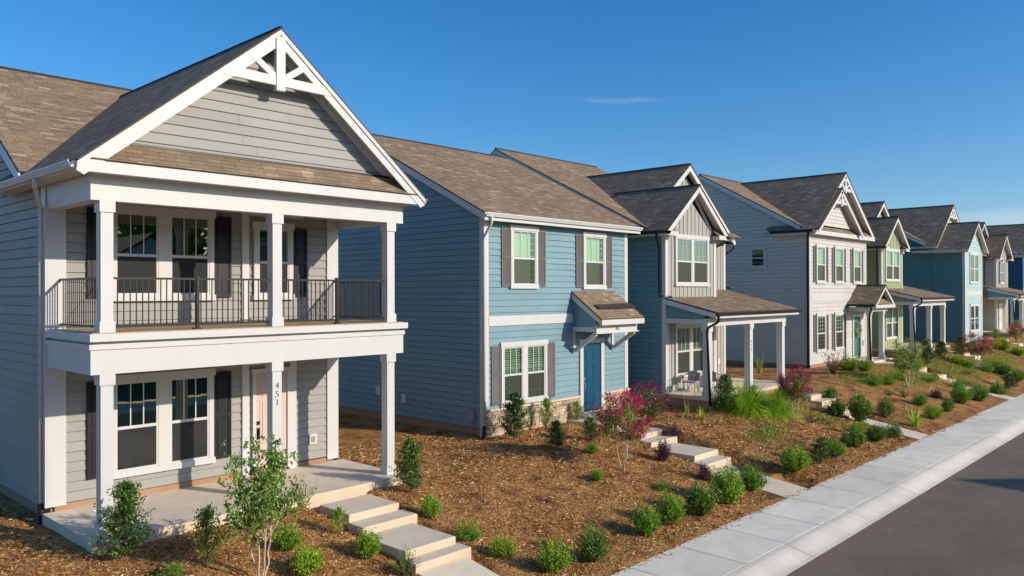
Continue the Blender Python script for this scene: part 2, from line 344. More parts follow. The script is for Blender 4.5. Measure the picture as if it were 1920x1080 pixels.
P_ROWS = [(9.40, 10.8, [(9.2, 11.3, .30), (11.25, 11.6, .54), (11.6, 12.94, .70), (12.94, 13.44, .86), (13.44, 14.75, 1.02)]),
          (20.4, 22.6, [(9.2, 10.2, .10), (10.2, 11.66, .30), (11.65, 12.12, .52), (12.12, 13.75, .68), (13.75, 14.25, .84), (14.25, 15.6, 1.0)]), (21.25, 23.65, [(15.5, 17.4, 1.08)]),
          (31.7, 33.1, [(9.2, 10.4, .10), (10.4, 11.7, .38), (11.7, 12.1, .62), (12.1, 12.75, .86), (12.75, 13.2, 1.1), (13.2, 14.5, 1.28)]),
          (46.3, 47.8, [(9.2, 10.4, .1), (10.4, 12.0, .4), (12.0, 12.4, .75), (12.4, 13.4, .98), (13.4, 14.1, 1.3), (14.1, 15.6, 1.5)]),
          (56.3, 57.7, [(9.2, 10.4, .1), (10.4, 12.2, .4), (12.2, 13, .95), (13, 13.6, 1.38), (13.6, 14.7, 1.6)]),
          (70.4, 71.9, [(9.2, 10.4, .1), (10.4, 12.2, .4), (12.2, 13.3, 1.0), (13.3, 14.2, 1.45), (14.2, 15.6, 1.75)])]
CARVE += P_ROWS
grid('mulch_bed', rngs((-30, 0, 2), (0, 30, .12), (30, 60, .3), (60, 120, 2), (120, 400, 20)),
     rngs((9.12, 9.5, .05), (9.5, 17.5, .12), (17.5, 30, .6), (30, 80, 6)), lambda x, y: lump(x, y, ground_z(x, y)), mulchm)
grass = plain('far_ground', (.10, .13, .05), .95, .3, .3)
m = MB()
m.add([(-900, 79, 1.5), (900, 79, 1.5), (900, 1800, 1.5), (-900, 1800, 1.5)]).add([(-900, -1500, -.02), (900, -1500, -.02), (900, -7.5, -.02), (-900, -7.5, -.02)])
m.add([(399, 9, 1.2), (1500, 9, 1.2), (1500, 79, 1.2), (399, 79, 1.2)]).add([(-900, 9.25, .6), (-29, 9.25, .6), (-29, 80, .6), (-900, 80, .6)])
tag(m.build('ground', grass), kind='structure')
m = MB(); m.add([(-300, -4.0, -.12), (600, -4.0, -.12), (600, 6.88, -.12), (-300, 6.88, -.12)]); tag(m.build('road', asph), kind='structure')
# sidewalk slabs with tooled joints
def slab(m, x0, x1, y0, y1, zb, zf, e=.012, z0=-.25):
    """slab whose top falls from zb (y1) to zf (y0), arrised edges"""
    vs = [(x0, y0, z0), (x1, y0, z0), (x1, y1, z0), (x0, y1, z0), (x0, y0, zf - e), (x1, y0, zf - e), (x1, y1, zb - e), (x0, y1, zb - e),
          (x0 + e, y0 + e, zf), (x1 - e, y0 + e, zf), (x1 - e, y1 - e, zb), (x0 + e, y1 - e, zb)]
    m.solid(vs, [(0, 3, 2, 1), (0, 1, 5, 4), (1, 2, 6, 5), (2, 3, 7, 6), (3, 0, 4, 7), (4, 5, 9, 8), (5, 6, 10, 9), (6, 7, 11, 10), (7, 4, 8, 11), (8, 9, 10, 11)])
m = MB(); x = 14.99 - 1.83 * 20
while x < 160:
    slab(m, x + .011, x + 1.819, 7.585, 9.17 + random.uniform(-.005, .02), .022, -.002, .006); x += 1.83
m.box(-22, 160, 7.4, 9.2, -.4, -.03)
tag(m.build('sidewalk', conc), kind='structure')
m = MB(); m.smooth = False; x = 16.68 - 3.555 * 10
prof = [(7.55, .004), (7.42, .0), (7.30, -.022), (7.18, -.055), (7.06, -.088), (6.96, -.108), (6.86, -.115), (6.86, -.3), (7.55, -.3)]
while x < 160:
    m.prism([(p, q) for p, q in prof], (x + .011, 0, 0), (x + 3.544, 0, 0), (0, 1, 0), (0, 0, 1)); x += 3.555
m.box(-18, 160, 6.9, 7.5, -.5, -.14)
tag(m.build('kerb', conc), kind='structure')
m = MB(); x = -20
while x < 160: slab(m, x, x + 1.82, -6.6, -4.85, .02, .0); x += 1.83
m.box(-20, 160, -4.84, -4.0, -.4, -.02); tag(m.build('far_sidewalk', conc), kind='structure')
# garden paths from each porch to the sidewalk (structure) and their steps (things)
def path(x0, x1, yf, zf):
    m = MB(); n = max(2, int((yf - 9.2) / 1.1))
    for i in range(n):
        a = 9.19 + (yf - 9.19) * i / n; b = 9.19 + (yf - 9.19) * (i + 1) / n
        za = .024 + (zf - .024) * (i / n); zb = .024 + (zf - .024) * ((i + 1) / n); slab(m, x0, x1, a + .004, b - .004, zb, za, .012, -.3)
    tag(m.build('path', concs), kind='structure')
def steps(x0, x1, rows, label, sx=0):
    """rows: (y_front, y_back, z_top)"""
    root = empty('garden_steps', ((x0 + x1) / 2, rows[-1][0], 0), label, 'steps', 'concrete steps up to the porches')
    for k, (ya, yb, z) in enumerate(rows):
        m = MB(); dx = sx * k; slab(m, x0 + dx + (.0 if k % 2 else .0), x1 + dx + (.12 if k % 2 else 0), ya, yb, z, z - .01, .015, -.2)
        m.build('landing' if yb - ya > .7 else 'step', concs, root, root.location)
path(9.43, 10.68, 11.24, .38)
steps(9.50, 10.78, [(13.44, 14.5, 1.02), (12.94, 13.436, .86), (11.6, 12.936, .70), (11.25, 11.596, .54)], 'concrete steps leading up to the grey house porch', -.03)
path(20.45, 21.8, 11.6, .34)
steps(21.15, 22.55, [(14.25, 15.6, 1.0), (13.75, 14.246, .84), (12.12, 13.746, .68), (11.65, 12.116, .52)], 'concrete steps below the blue front door', -.2)
m = MB(); slab(m, 21.3, 23.6, 15.604, 17.42, 1.12, 1.08); tag(m.build('path', concs), kind='structure')
path(31.75, 33.0, 11.7, .45)
steps(31.7, 33.0, [(13.2, 14.4, 1.28), (12.75, 13.196, 1.1), (12.1, 12.746, .86), (11.7, 12.096, .62)], 'concrete steps partly hidden by shrubs before the slate blue house')
path(46.3, 47.6, 12.0, .55)
steps(46.4, 47.7, [(14.1, 15.9, 1.5), (13.4, 14.096, 1.3), (12.4, 13.396, .98), (12.0, 12.396, .75)], 'concrete steps running down from the off-white house with the wreath')
path(56.3, 57.6, 12.2, .6)
steps(56.3, 57.6, [(13.6, 14.7, 1.6), (13.0, 13.596, 1.38), (12.2, 12.996, .95)], 'concrete steps in front of the sage green house porch')
path(70.5, 71.8, 12.2, .6)
steps(70.5, 71.8, [(14.2, 15.6, 1.75), (13.3, 14.196, 1.45), (12.2, 13.296, 1.0)], 'farthest visible concrete steps below the pale blue house')

# ------------------------------------------------------------------ wall and roof builders
def clip_band(poly, z0, z1):
    def cut(ps, z, keep_above):
        out = []
        for i in range(len(ps)):
            a, b = ps[i], ps[(i + 1) % len(ps)]
            ia = (a[1] >= z) == keep_above or a[1] == z; ib = (b[1] >= z) == keep_above or b[1] == z
            if ia: out.append(a)
            if ia != ib and a[1] != b[1]:
                t = (z - a[1]) / (b[1] - a[1]); out.append((a[0] + t * (b[0] - a[0]), z))
        return out
    p = cut(poly, z0, True)
    return cut(p, z1, False) if p else []
def lap(m, fm, poly, ex=.2, z0=None, lip=.026, gap=.012):
    """lap siding courses over a convex (s,z) polygon; fm maps (s,z,out) to world"""
    zs = [p[1] for p in poly]; z = (min(zs) if z0 is None else z0); top = max(zs)
    while z < top - .005:
        za, zb = max(z, min(zs)), min(z + ex, top)
        if zb > za + 1e-4:
            p = clip_band(poly, za, zb)
            if len(p) >= 3:
                r = random.random(); off = lambda q: lip - (lip - .003) * (q[1] - z) / ex
                sl, sr = min(q[0] for q in p), max(q[0] for q in p); cut = sl + random.uniform(.8, 3.6); prev = sl - 1; pcs = []
                while sr - sl > 3.2 and cut < sr - .5: pcs.append((prev, cut - .003)); prev = cut + .003; cut += 3.66
                pcs.append((prev, sr + 1)); whole = p
            for c0, c1 in (pcs if len(p) >= 3 else ()):
                p = [(b_, a_) for a_, b_ in clip_band([(b_, a_) for a_, b_ in whole], c0, c1)] if len(pcs) > 1 else whole
                if len(p) < 3: continue
                r = random.random()
                lo = [q for q in p if abs(q[1] - za) < 1e-5]
                m.add([fm(q[0], q[1] + (gap if abs(q[1] - za) < 1e-5 else 0), off(q)) for q in p], r)
                if len(lo) >= 2:
                    a, b = min(q[0] for q in lo), max(q[0] for q in lo)
                    m.add([fm(a, za + gap, -.012), fm(b, za + gap, -.012), fm(b, za + gap, lip), fm(a, za + gap, lip)], r)
                    m.add([fm(a, za, -.012), fm(b, za, -.012), fm(b, za, .004), fm(a, za, .004)], r)
        z += ex
    m.add([fm(s, z, -.012) for s, z in poly], .5)
def panel(m, fm, poly, sp=.3, s0=None, bw=.045):
    """board and batten over a convex polygon"""
    m.add([fm(s, z, .004) for s, z in poly], .5)
    S = [p[0] for p in poly]; s = min(S) + sp * .5 if s0 is None else s0
    while s < max(S):
        zz = []
        for i in range(len(poly)):
            a, b = poly[i], poly[(i + 1) % len(poly)]
            if (a[0] - s) * (b[0] - s) < 0: zz.append(a[1] + (s - a[0]) / (b[0] - a[0]) * (b[1] - a[1]))
        if len(zz) >= 2:
            z0, z1 = min(zz), max(zz) - .02
            c = [(s - bw / 2, z0), (s + bw / 2, z0), (s + bw / 2, z1), (s - bw / 2, z1)]
            vs = [fm(p, q, .004) for p, q in c] + [fm(p, q, .026) for p, q in c]
            m.solid(vs, [(4, 5, 6, 7), (0, 1, 5, 4), (1, 2, 6, 5), (2, 3, 7, 6), (3, 0, 4, 7)], .5)
        s += sp
def FR(y): return lambda s, z, o: (s, y - o, z)         # front wall facing the street
def LS(x): return lambda s, z, o: (x - o, s, z)         # left side wall
def RS(x): return lambda s, z, o: (x + o, s, z)         # right side wall
def BK(y): return lambda s, z, o: (s, y + o, z)
def roofplane(m, pts, th=.03):
    P = [Vector(p) for p in pts]; n = (P[1] - P[0]).cross(P[2] - P[0]).normalized()
    if n.z < 0: P.reverse(); n = -n
    up = Vector((0, 0, 1)); v = (up - n * n.z).normalized(); u = v.cross(n)
    uv = [(p.dot(u) + 50, p.dot(v) + 50) for p in P]
    m.add(P, None, uv); Q = [p - n * th for p in P]; k = len(P)
    m.add(Q[::-1], .5)
    for i in range(k):
        j = (i + 1) % k; m.add([P[i], Q[i], Q[j], P[j]], .5)

class House:
    def __init__(s, base, label, cat='house', off=(0, 0, 0), name='house'):
        s.base = Vector(base); s.off = Vector(off)
        s.root = empty(name, s.base + s.off, label, cat, 'houses along the street')
    def part(s, name, m, mat, parent=None): return m.build(name, mat, parent or s.root, s.base)
    def wall(s, mat, specs, name='wall'):
        for kind, fm, poly in specs:
            m = MB(); (lap if kind == 'lap' else panel)(m, fm, poly); s.part(name, m, mat)
    def box(s, name, mat, *boxes, parent=None):
        m = MB()
        for b in boxes: m.box(*b)
        return s.part(name, m, mat, parent)
    def corner(s, x, y, z0, z1, sx=1, sy=1, w=.14, t=.03, mat=None, wf=None):
        """L-shaped corner board: outer corner at x,y; arms run sx along x and sy along y"""
        m = MB(); wf = wf or w
        xs = sorted((x - sx * t, x + sx * wf)); m.box(xs[0], xs[1], min(y, y - sy * t) , max(y, y - sy * t), z0, z1)
        ys = sorted((y, y + sy * w)); m.box(min(x, x - sx * t), max(x, x - sx * t), ys[0], ys[1], z0, z1)
        s.part('corner_board', m, mat or white)
    def column(s, x, y, z0, z1, w=.27, dx=1, dy=1, square=.03, ch=.2):
        m = MB(); x1, y1 = x + w, y + w; e = square
        m.box(x, x1, y, y1, z0 + ch, z1 - ch); m.box(x - e, x1 + e, y - e, y1 + e, z0, z0 + ch); m.box(x - e, x1 + e, y - e, y1 + e, z1 - ch, z1)
        return s.part('column', m, white)
    def gutter(s, a, b, out, mat=None, size=.12):
        m = MB(); m.prism([(0, 0), (0, -size), (size * .6, -size), (size * .75, -size * .5), (size, -size * .3), (size, 0), (size - .01, 0), (size - .02, -size * .6), (.012, -size * .6), (.012, 0)],
                          a, b, out, (0, 0, 1)); return s.part('gutter', m, mat or white)
    def spout(s, pts, mat=None, r=.045, kick=None, up_mat=None):
        # square-cornered path softened by midpoints
        P = [Vector(p) for p in pts]; Q = [P[0]]
        for i in range(1, len(P) - 1):
            a, b, c = P[i - 1], P[i], P[i + 1]; da = min(.1, (a - b).length * .4); dc = min(.1, (c - b).length * .4)
            A = b + (a - b).normalized() * da; Cc = b + (c - b).normalized() * dc
            Q += [A, A * .25 + b * .5 + Cc * .25, Cc]
        Q.append(P[-1]); m = MB(); m.smooth = True; m.tube(Q, r, 8); o = s.part('downspout', m, mat or white)
        if kick:
            k = MB(); k.smooth = False; n = 12; a, b = Vector(kick[0]), Vector(kick[1])
            k.tube([a.lerp(b, i / n) for i in range(n + 1)], [r * (1.5 if i % 2 else 1.2) for i in range(n + 1)], 10); s.part('drain_pipe', k, black, o)
        return o
    def gable_roof(s, xl, xr, xa, ze, za, y0, yb_e, yb_a, th=.03):
        """front gable roof: eaves at xl/xr height ze, ridge at xa height za, from y0 back"""
        m = MB(); roofplane(m, [(xl, y0, ze), (xl, yb_e, ze), (xa, yb_a, za), (xa, y0, za)][::1], th)
        roofplane(m, [(xr, y0, ze), (xa, y0, za), (xa, yb_a, za), (xr, yb_e, ze)], th)
        k = MB(); k.tube([(xa, y0 - .01, za + .005), (xa, yb_a, za + .005)], .035, 6)
        o = s.part('roof', m, roofm); s.part('ridge_cap', k, navyroof, o); return o
    def rakes(s, xl, xr, xa, ze, za, y, h=.24, t=.04, dy=0, cut=0, soffit=None, name='rake_board', mat=None):
        """pair of sloping fascia boards in plane y (front face), top edge just under the shingles"""
        for (xe, sg) in ((xl, 1), (xr, -1)):
            sl = (za - ze) / (xa - xe); m = MB()
            A = [(xe, ze - .045), (xa, za - .045), (xa, za - .045 - h * math.hypot(1, sl)), (xe + sg * h * .0, ze - .045 - h)]
            # lower end cut vertical
            A = [(xe, ze - .045), (xa, za - .045), (xa, za - .045 - h * math.hypot(1, sl)), (xe + sg * .12, ze - .045 + abs(sl) * .12 - h * math.hypot(1, sl)), (xe, ze - .045 - h * .6)]
            m.prism(A, (0, y, 0), (0, y + t, 0), (1, 0, 0), (0, 0, 1)); s.part(name, m, mat or white)
            if soffit:
                k = MB(); n = Vector((-sl, 0, 1)).normalized() * -.055
                p = [Vector((xe, y + t, ze)), Vector((xa, y + t, za)), Vector((xa, soffit, za)), Vector((xe, soffit, ze))]
                k.add([q + n for q in p]); k.add([q + n + Vector((0, 0, -.02)) for q in p][::-1]); s.part('soffit', k, soff)
    def frieze(s, xl, xr, xa, ze, za, y, zb, h=.22, t=.03):
        """white trim on the gable wall following the slope"""
        for xe in (xl, xr):
            sl = (za - ze) / (xa - xe); zt = lambda x: za + sl * (x - xa) - .07
            xb = xa - (za - .07 - h * math.hypot(1, sl) - zb) / sl
            xt = xa - (za - .07 - zb) / sl
            m = MB(); m.prism([(xt, zb), (xb, zb), (xa, za - .07 - h * math.hypot(1, sl)), (xa, za - .07)], (0, y - t, 0), (0, y, 0), (1, 0, 0), (0, 0, 1)); s.part('frieze_board', m, white)
    def truss(s, xa, za, sl, zbar, y, t=.08, hb=.18, drop=.1, diag=True):
        m = MB(); hw = (za - zbar) / sl * .98
        m.box(xa - hw + .05, xa + hw - .05, y, y + t, zbar - hb / 2, zbar + hb / 2)
        m.box(xa - .1, xa + .1, y - .02, y + t + .01, zbar - hb / 2 - drop, za - .15)
        if diag:
            for sg in (-1, 1):
                ex = hw * .5; a = (xa + sg * .06, y + t, zbar + .04); b = (xa + sg * ex, y + t, za - sl * ex - .1); m.bar(a, b, .13, t - .005, (0, -1, 0))
        s.part('gable_bracket', m, white)
    def window(s, fm, s0, s1, z0, z1, n=1, mull=.22, behind='dark', shut=None, shut_mat=None, shw=.4, detail=2, muntins=2, hdr=.16, glass_m=None, louver=False):
        """s0..s1,z0..z1 is the outside of the casing"""
        B = lambda mb, a, b, c, d, o0, o1: mb.solid([fm(x, z, o) for o in (o0, o1) for z in (c, d) for x in (a, b)],
                                                     [(0, 2, 3, 1), (4, 5, 7, 6), (0, 1, 5, 4), (2, 6, 7, 3), (0, 4, 6, 2), (1, 3, 7, 5)], .5)
        m = MB(); cs = .11; T = .075
        B(m, s0 - .035, s1 + .035, z1 - hdr, z1, 0, T + .015); B(m, s0 - .03, s1 + .03, z0, z0 + .13, 0, T + .02)
        B(m, s0, s0 + cs, z0 + .13, z1 - hdr, 0, T); B(m, s1 - cs, s1, z0 + .13, z1 - hdr, 0, T)
        iw = (s1 - s0 - 2 * cs - (n - 1) * mull) / n; ops = []
        for k in range(n):
            a = s0 + cs + k * (iw + mull); ops.append((a, a + iw))
            if k: B(m, a - mull, a, z0 + .13, z1 - hdr, 0, T - .004)
        zb, zt = z0 + .13, z1 - hdr; zm = zb + (zt - zb) * .485; fr = .04
        win = s.part('window', m, white)
        fm_, gp, sp, bl, mu, dk = MB(), MB(), MB(), MB(), MB(), MB()
        for a, b in ops:
            B(fm_, a, a + fr, zb, zt, .01, .06); B(fm_, b - fr, b, zb, zt, .01, .06)
            B(fm_, a + fr, b - fr, zt - fr, zt, .01, .06); B(fm_, a + fr, b - fr, zb, zb + fr, .01, .06); B(fm_, a + fr, b - fr, zm - .03, zm + .03, .01, .062)
            dk.add([fm(a + fr, zb + fr, .021), fm(b - fr, zb + fr, .021), fm(b - fr, zt - fr, .021), fm(a + fr, zt - fr, .021)])  # near-black sheet painted in for the unlit room behind the glass
            gp.add([fm(a + fr, zb + fr, .05), fm(b - fr, zb + fr, .05), fm(b - fr, zt - fr, .05), fm(a + fr, zt - fr, .05)])
            if detail and behind != 'teal': sp.add([fm(a + fr, zb + fr, .058), fm(b - fr, zb + fr, .058), fm(b - fr, zm - .03, .058), fm(a + fr, zm - .03, .058)])
            if behind == 'curtain':
                N = 7; e = a + fr + .01; wd = (b - a - 2 * fr - .02) * .82
                for k in range(N):
                    p, q = e + wd * k / N, e + wd * (k + 1) / N
                    bl.add([fm(p, zb + fr, .024), fm(q, zb + fr, .034 if k % 2 else .027), fm(q, zt - fr - .05, .034 if k % 2 else .027), fm(p, zt - fr - .05, .024)])
            elif behind == 'blind':
                z = zb + fr + .02
                while z < zt - fr - .03:
                    bl.add([fm(a + fr + .02, z, .036), fm(b - fr - .05, z, .036), fm(b - fr - .05, z + .045, .024), fm(a + fr + .02, z + .045, .024)]); z += .072
            for k in range(muntins):
                c = a + fr + (b - a - 2 * fr) * (k + 1) / (muntins + 1); B(mu, c - .011, c + .011, zm + .03, zt - fr, .047, .056)
        s.part('sash_frame', fm_, white, win); s.part('glass_pane', gp, glass_m or gl_dark, win); s.part('unlit_room_sheet', dk, dark_in, win)
        if sp.f: s.part('insect_screen', sp, scrn_t, win)
        if bl.f: s.part('curtain' if behind == 'curtain' else 'blind', bl, curt if behind == 'curtain' else blind, win)
        if mu.f: s.part('muntin', mu, muntin, win)
        if shut:
            for side in shut:
                a, b = (s0 - shw - .01, s0 - .01) if side < 0 else (s1 + .01, s1 + .01 + shw)
                k = MB(); c, d = z0 + .07, z1 - .1; B(k, a, a + .05, c, d, .01, .055); B(k, b - .05, b, c, d, .01, .055)
                zz = c + (d - c) * .5
                for e, f in ((c, c + .07), (zz - .04, zz + .04), (d - .07, d)): B(k, a + .05, b - .05, e, f, .01, .055)
                B(k, a + .05, b - .05, c, d, .01, .028)
                for e, f in ((c + .07, zz - .04), (zz + .04, d - .07)):
                    if louver:
                        z = e + .01
                        while z < f - .03:
                            k.add([fm(a + .05, z, .05), fm(b - .05, z, .05), fm(b - .05, z + .038, .03), fm(a + .05, z + .038, .03)], .5); z += .042
                    else:
                        i = .045; B(k, a + .05 + i, b - .05 - i, e + i, f - i, .02, .042)
                s.part('shutter', k, shut_mat or gry_sh)
        return win
    def door(s, fm, s0, s1, z0, z1, mat, trim=.13, panels=6, handle='left', gl=False):
        B = lambda mb, a, b, c, d, o0, o1: mb.solid([fm(x, z, o) for o in (o0, o1) for z in (c, d) for x in (a, b)],
                                                     [(0, 2, 3, 1), (4, 5, 7, 6), (0, 1, 5, 4), (2, 6, 7, 3), (0, 4, 6, 2), (1, 3, 7, 5)], .5)
        m = MB(); B(m, s0 - trim, s0, z0, z1, 0, .08); B(m, s1, s1 + trim, z0, z1, 0, .08); B(m, s0 - trim - .02, s1 + trim + .02, z1, z1 + trim, 0, .09)
        tr = s.part('door_frame', m, white); m = MB(); B(m, s0, s1, z0, z1, .018, .034)
        W = s1 - s0; Hh = z1 - z0
        if panels == 6:
            for cx in (.29, .71):
                for c, d in ((.08, .30), (.36, .70), (.76, .92)):
                    a, b = s0 + W * (cx - .14), s0 + W * (cx + .14)
                    B(m, a, b, z0 + Hh * c, z0 + Hh * d, .034, .040); B(m, a + .04, b - .04, z0 + Hh * c + .04, z0 + Hh * d - .04, .04, .048)
        else:
            B(m, s0 + .12, s1 - .12, z0 + .2, z0 + Hh * .72, .034, .042); B(m, s0 + .12, s1 - .12, z0 + Hh * .78, z1 - .12, .034, .042)
        d = s.part('door', m, mat)
        k = MB(); hx = s0 + .07 if handle == 'left' else s1 - .07
        B(k, hx - .03, hx + .03, z0 + .78, z0 + 1.05, .034, .06); B(k, hx - .012, hx + .012, z0 + .8, z0 + 1.02, .06, .1); B(k, hx - .035, hx + .035, z0 + 1.13, z0 + 1.21, .034, .07)
        s.part('handle', k, black if mat is pink else metal, d); return d
navyroof = plain('ridge_shingle', (.05, .042, .038), .9, .2)
scrn_t = bpy.data.materials.new('insect_screen_mesh'); scrn_t.use_nodes = True
_t = scrn_t.node_tree; _b = _t.nodes['Principled BSDF']; _b.inputs['Base Color'].default_value = (.04, .042, .04, 1); _b.inputs['Roughness'].default_value = .8
_tr = _t.nodes.new('ShaderNodeBsdfTransparent'); _mx = _t.nodes.new('ShaderNodeMixShader'); _mx.inputs[0].default_value = .6
_t.links.new(_tr.outputs[0], _mx.inputs[1]); _t.links.new(_b.outputs[0], _mx.inputs[2]); _t.links.new(_mx.outputs[0], _t.nodes['Material Output'].inputs['Surface'])
def lettering(house, text, loc, size, name='house_number', mat=None, vertical=False, parent=None):
    strs = list(text) if vertical else [text]
    vs, fs = [], []
    for i, t_ in enumerate(strs):
        cu = bpy.data.curves.new('t', 'FONT'); cu.body = t_; cu.size = size; cu.extrude = .006; cu.offset = -.0045; cu.align_x = 'CENTER'; cu.resolution_u = 2
        ob = bpy.data.objects.new('t', cu); COL.objects.link(ob); bpy.context.view_layer.update()
        me = bpy.data.meshes.new_from_object(ob.evaluated_get(bpy.context.evaluated_depsgraph_get()))
        b = len(vs)
        for v in me.vertices: vs.append((loc[0] + v.co.x, loc[1] - v.co.z, loc[2] + v.co.y - i * size * .95))
        for p in me.polygons: fs.append(tuple(b + k for k in p.vertices))
        bpy.data.objects.remove(ob); bpy.data.meshes.remove(me); bpy.data.curves.remove(cu)
    m = MB(); m.v = vs; m.f = fs; m.r = [.5] * len(fs); m.uv = [None] * len(fs)
    return house.part(name, m, mat or navy, parent)
# ------------------------------------------------------------------ house with the two storey porch (nearest)
def house_porch_two_storey():
    H = House((8.5, 17.4, 1.0), 'grey two storey house with stacked white front porches and pink front door')
    H.wall(grey_sid, [('lap', FR(17.4), [(5.2, 1.32), (11.87, 1.32), (11.87, 7.66), (5.2, 7.66)]),
                      ('lap', LS(5.2), [(17.4, 1.25), (29, 1.25), (29, 7.8), (23.4, 11.1), (17.9, 7.8), (17.4, 7.7)]),
                      ('lap', RS(11.87), [(17.4, 1.25), (29, 1.25), (29, 7.8), (23.4, 11.1), (17.9, 7.8), (17.4, 7.7)])])
    H.wall(grey_sid, [('lap', FR(15.02), [(5.3, 7.7), (12.0, 7.7), (12.0, 7.95), (8.65, 10.6), (5.3, 7.95)])], 'gable_wall')
    H.box('foundation', found, (5.24, 11.83, 17.42, 28.9, .6, 1.25), (5.3, 9.25, 17.36, 17.42, 1.2, 1.32), (10.72, 11.58, 17.375, 17.42, 1.2, 1.3))
    H.box('porch_floor', concs, (5.08, 8.6, 14.72, 17.36, .75, 1.2), (8.612, 12.05, 14.72, 17.36, .75, 1.2))
    # corner boards and door surround
    H.box('corner_board', white, (5.17, 5.5, 17.34, 17.398, 1.3, 7.66), (5.12, 5.168, 17.34, 17.6, 1.3, 7.66))
    H.box('corner_board', white, (11.6, 11.9, 17.34, 17.398, 1.25, 7.66), (11.902, 11.93, 17.34, 17.6, 1.25, 7.66))
    H.box('door_surround', white, (9.27, 9.44, 17.33, 17.4, 1.2, 4.2), (10.52, 10.70, 17.33, 17.4, 1.2, 4.2), (9.44, 10.52, 17.335, 17.4, 3.80, 4.2))
    H.box('door_surround', white, (9.27, 9.44, 17.33, 17.4, 4.8, 7.5), (9.44, 10.9, 17.335, 17.4, 7.33, 7.5))
    d = H.door(FR(17.38), 9.60, 10.44, 1.25, 3.62, pink, .08, 2, 'left')
    m = MB(); m.box(9.78, 10.26, 17.325, 17.345, 2.0, 2.9); m.box(9.78, 10.26, 17.325, 17.345, 3.05, 3.4); H.part('door_panel', m, pink, d)
    H.window(FR(17.38), 6.32, 8.56, 1.66, 3.80, 2, .26, 'dark', (-1, 1), blk_sh, .42)
    H.window(FR(17.38), 6.32, 8.57, 5.34, 7.36, 2, .26, 'dark', (-1, 1), blk_sh, .42)
    H.window(FR(17.38), 9.56, 10.60, 5.34, 7.20, 1, .2, 'dark', (1,), blk_sh, .40, muntins=1)
    H.box('outlet_cover', white, (11.07, 11.29, 17.34, 17.38, 1.70, 1.96)); H.box('vent_grille', metal, (11.13, 11.23, 17.325, 17.339, 1.76, 1.9))
    # beams, balcony
    H.box('porch_beam', white, (5.15, 12.17, 15.0, 15.27, 4.06, 4.498), (5.15, 5.42, 15.274, 17.33, 4.06, 4.498), (11.9, 12.17, 15.274, 17.33, 4.06, 4.498),
          (5.12, 12.2, 14.97, 15.3, 4.502, 4.6), (5.12, 5.42, 15.302, 17.33, 4.502, 4.6), (11.9, 12.2, 15.302, 17.33, 4.502, 4.6))
    H.box('porch_ceiling', soff, (5.43, 11.89, 15.28, 17.36, 4.3, 4.34)); H.box('porch_ceiling', soff, (5.43, 11.89, 15.28, 17.36, 7.5, 7.54))
    H.box('balcony_deck', white, (5.10, 12.22, 14.88, 17.33, 4.65, 4.788), (5.22, 12.1, 15.02, 17.32, 4.604, 4.646))
    H.box('deck_board', deckm, (5.17, 12.14, 14.96, 17.32, 4.79, 4.803))
    H.box('porch_beam', white, (5.15, 12.17, 15.0, 15.27, 7.16, 7.68), (5.15, 5.42, 15.274, 17.33, 7.16, 7.68), (11.9, 12.17, 15.274, 17.33, 7.16, 7.68))
    cols = [H.column(x, 15.03, 1.2, 4.06, .215, square=.027) for x in (5.33, 8.71, 11.71)]
    for x in (5.33, 8.72, 11.72): H.column(x, 15.03, 4.803, 7.16, .215, square=.027)
    lettering(H, '451', (8.818, 15.022, 3.50), .185, vertical=True, parent=cols[1])
    # railing sections, each with its balusters
    for xa, xb in ((5.575, 8.69), (8.965, 11.69)):
        r = MB(); r.box(xa, xb, 15.12, 15.16, 5.76, 5.80); r.box(xa, xb, 15.125, 15.155, 4.88, 4.915); x = xa + .08
        while x < xb - .03: r.box(x - .009, x + .009, 15.131, 15.149, 4.916, 5.759); x += .112
        rail = H.part('railing', r, black)
    for xx in (5.40, 11.79):
        r = MB(); r.box(xx - .02, xx + .02, 15.3, 17.33, 5.76, 5.80); r.box(xx - .015, xx + .015, 15.3, 17.33, 4.88, 4.915); y = 15.4
        while y < 17.3: r.box(xx - .009, xx + .009, y - .009, y + .009, 4.916, 5.759); y += .112
        H.part('railing', r, black)
    for x in (7.15, 10.38):
        p = MB(); p.box(x - .03, x + .03, 15.105, 15.175, 4.81, 5.84); p.box(x - .07, x + .07, 15.07, 15.21, 4.803, 4.83); H.part('railing_post', p, black)
    # roofs
    H.gable_roof(4.79, 12.51, 8.65, 7.79, 10.94, 14.57, 19.8, 22.9)
    m = MB(); y0, y1, y2, z0, z1 = 18.0, 23.4, 29.2, 7.95, 11.27
    roofplane(m, [(4.85, y0, z0), (12.35, y0, z0), (12.35, y1, z1), (4.85, y1, z1)]); roofplane(m, [(4.85, y2, z0), (4.85, y1, z1), (12.35, y1, z1), (12.35, y2, z0)])
    H.part('roof', m, roofm); k = MB(); k.tube([(4.84, y1, z1 + .01), (12.36, y1, z1 + .01)], .04, 6); H.part('ridge_cap', k, navyroof)
    for x in (4.83, 12.33):
        for (ya, za, yb, zb) in ((y0, z0, y1, z1), (y2, z0, y1, z1)):
            m = MB(); m.prism([(ya, za - .05), (yb, zb - .05), (yb, zb - .28), (ya, za - .26)], (x, 0, 0), (x + .04, 0, 0), (0, 1, 0), (0, 0, 1)); H.part('rake_board', m, white)
    H.rakes(4.79, 12.51, 8.65, 7.79, 10.94, 14.6, .24, .04, soffit=15.0)
    m = MB()
    for xe, sg in ((4.79, 1), (12.51, -1)):   # raised outer moulding of the rake
        a = (xe, 14.6, 7.745); b = (8.65, 14.6, 10.895); m.prism([(0, 0), (0, -.10), (-.03, -.10), (-.03, 0)], a, b, (0, 1, 0), (0, 0, 1))
    H.part('rake_moulding', m, white)
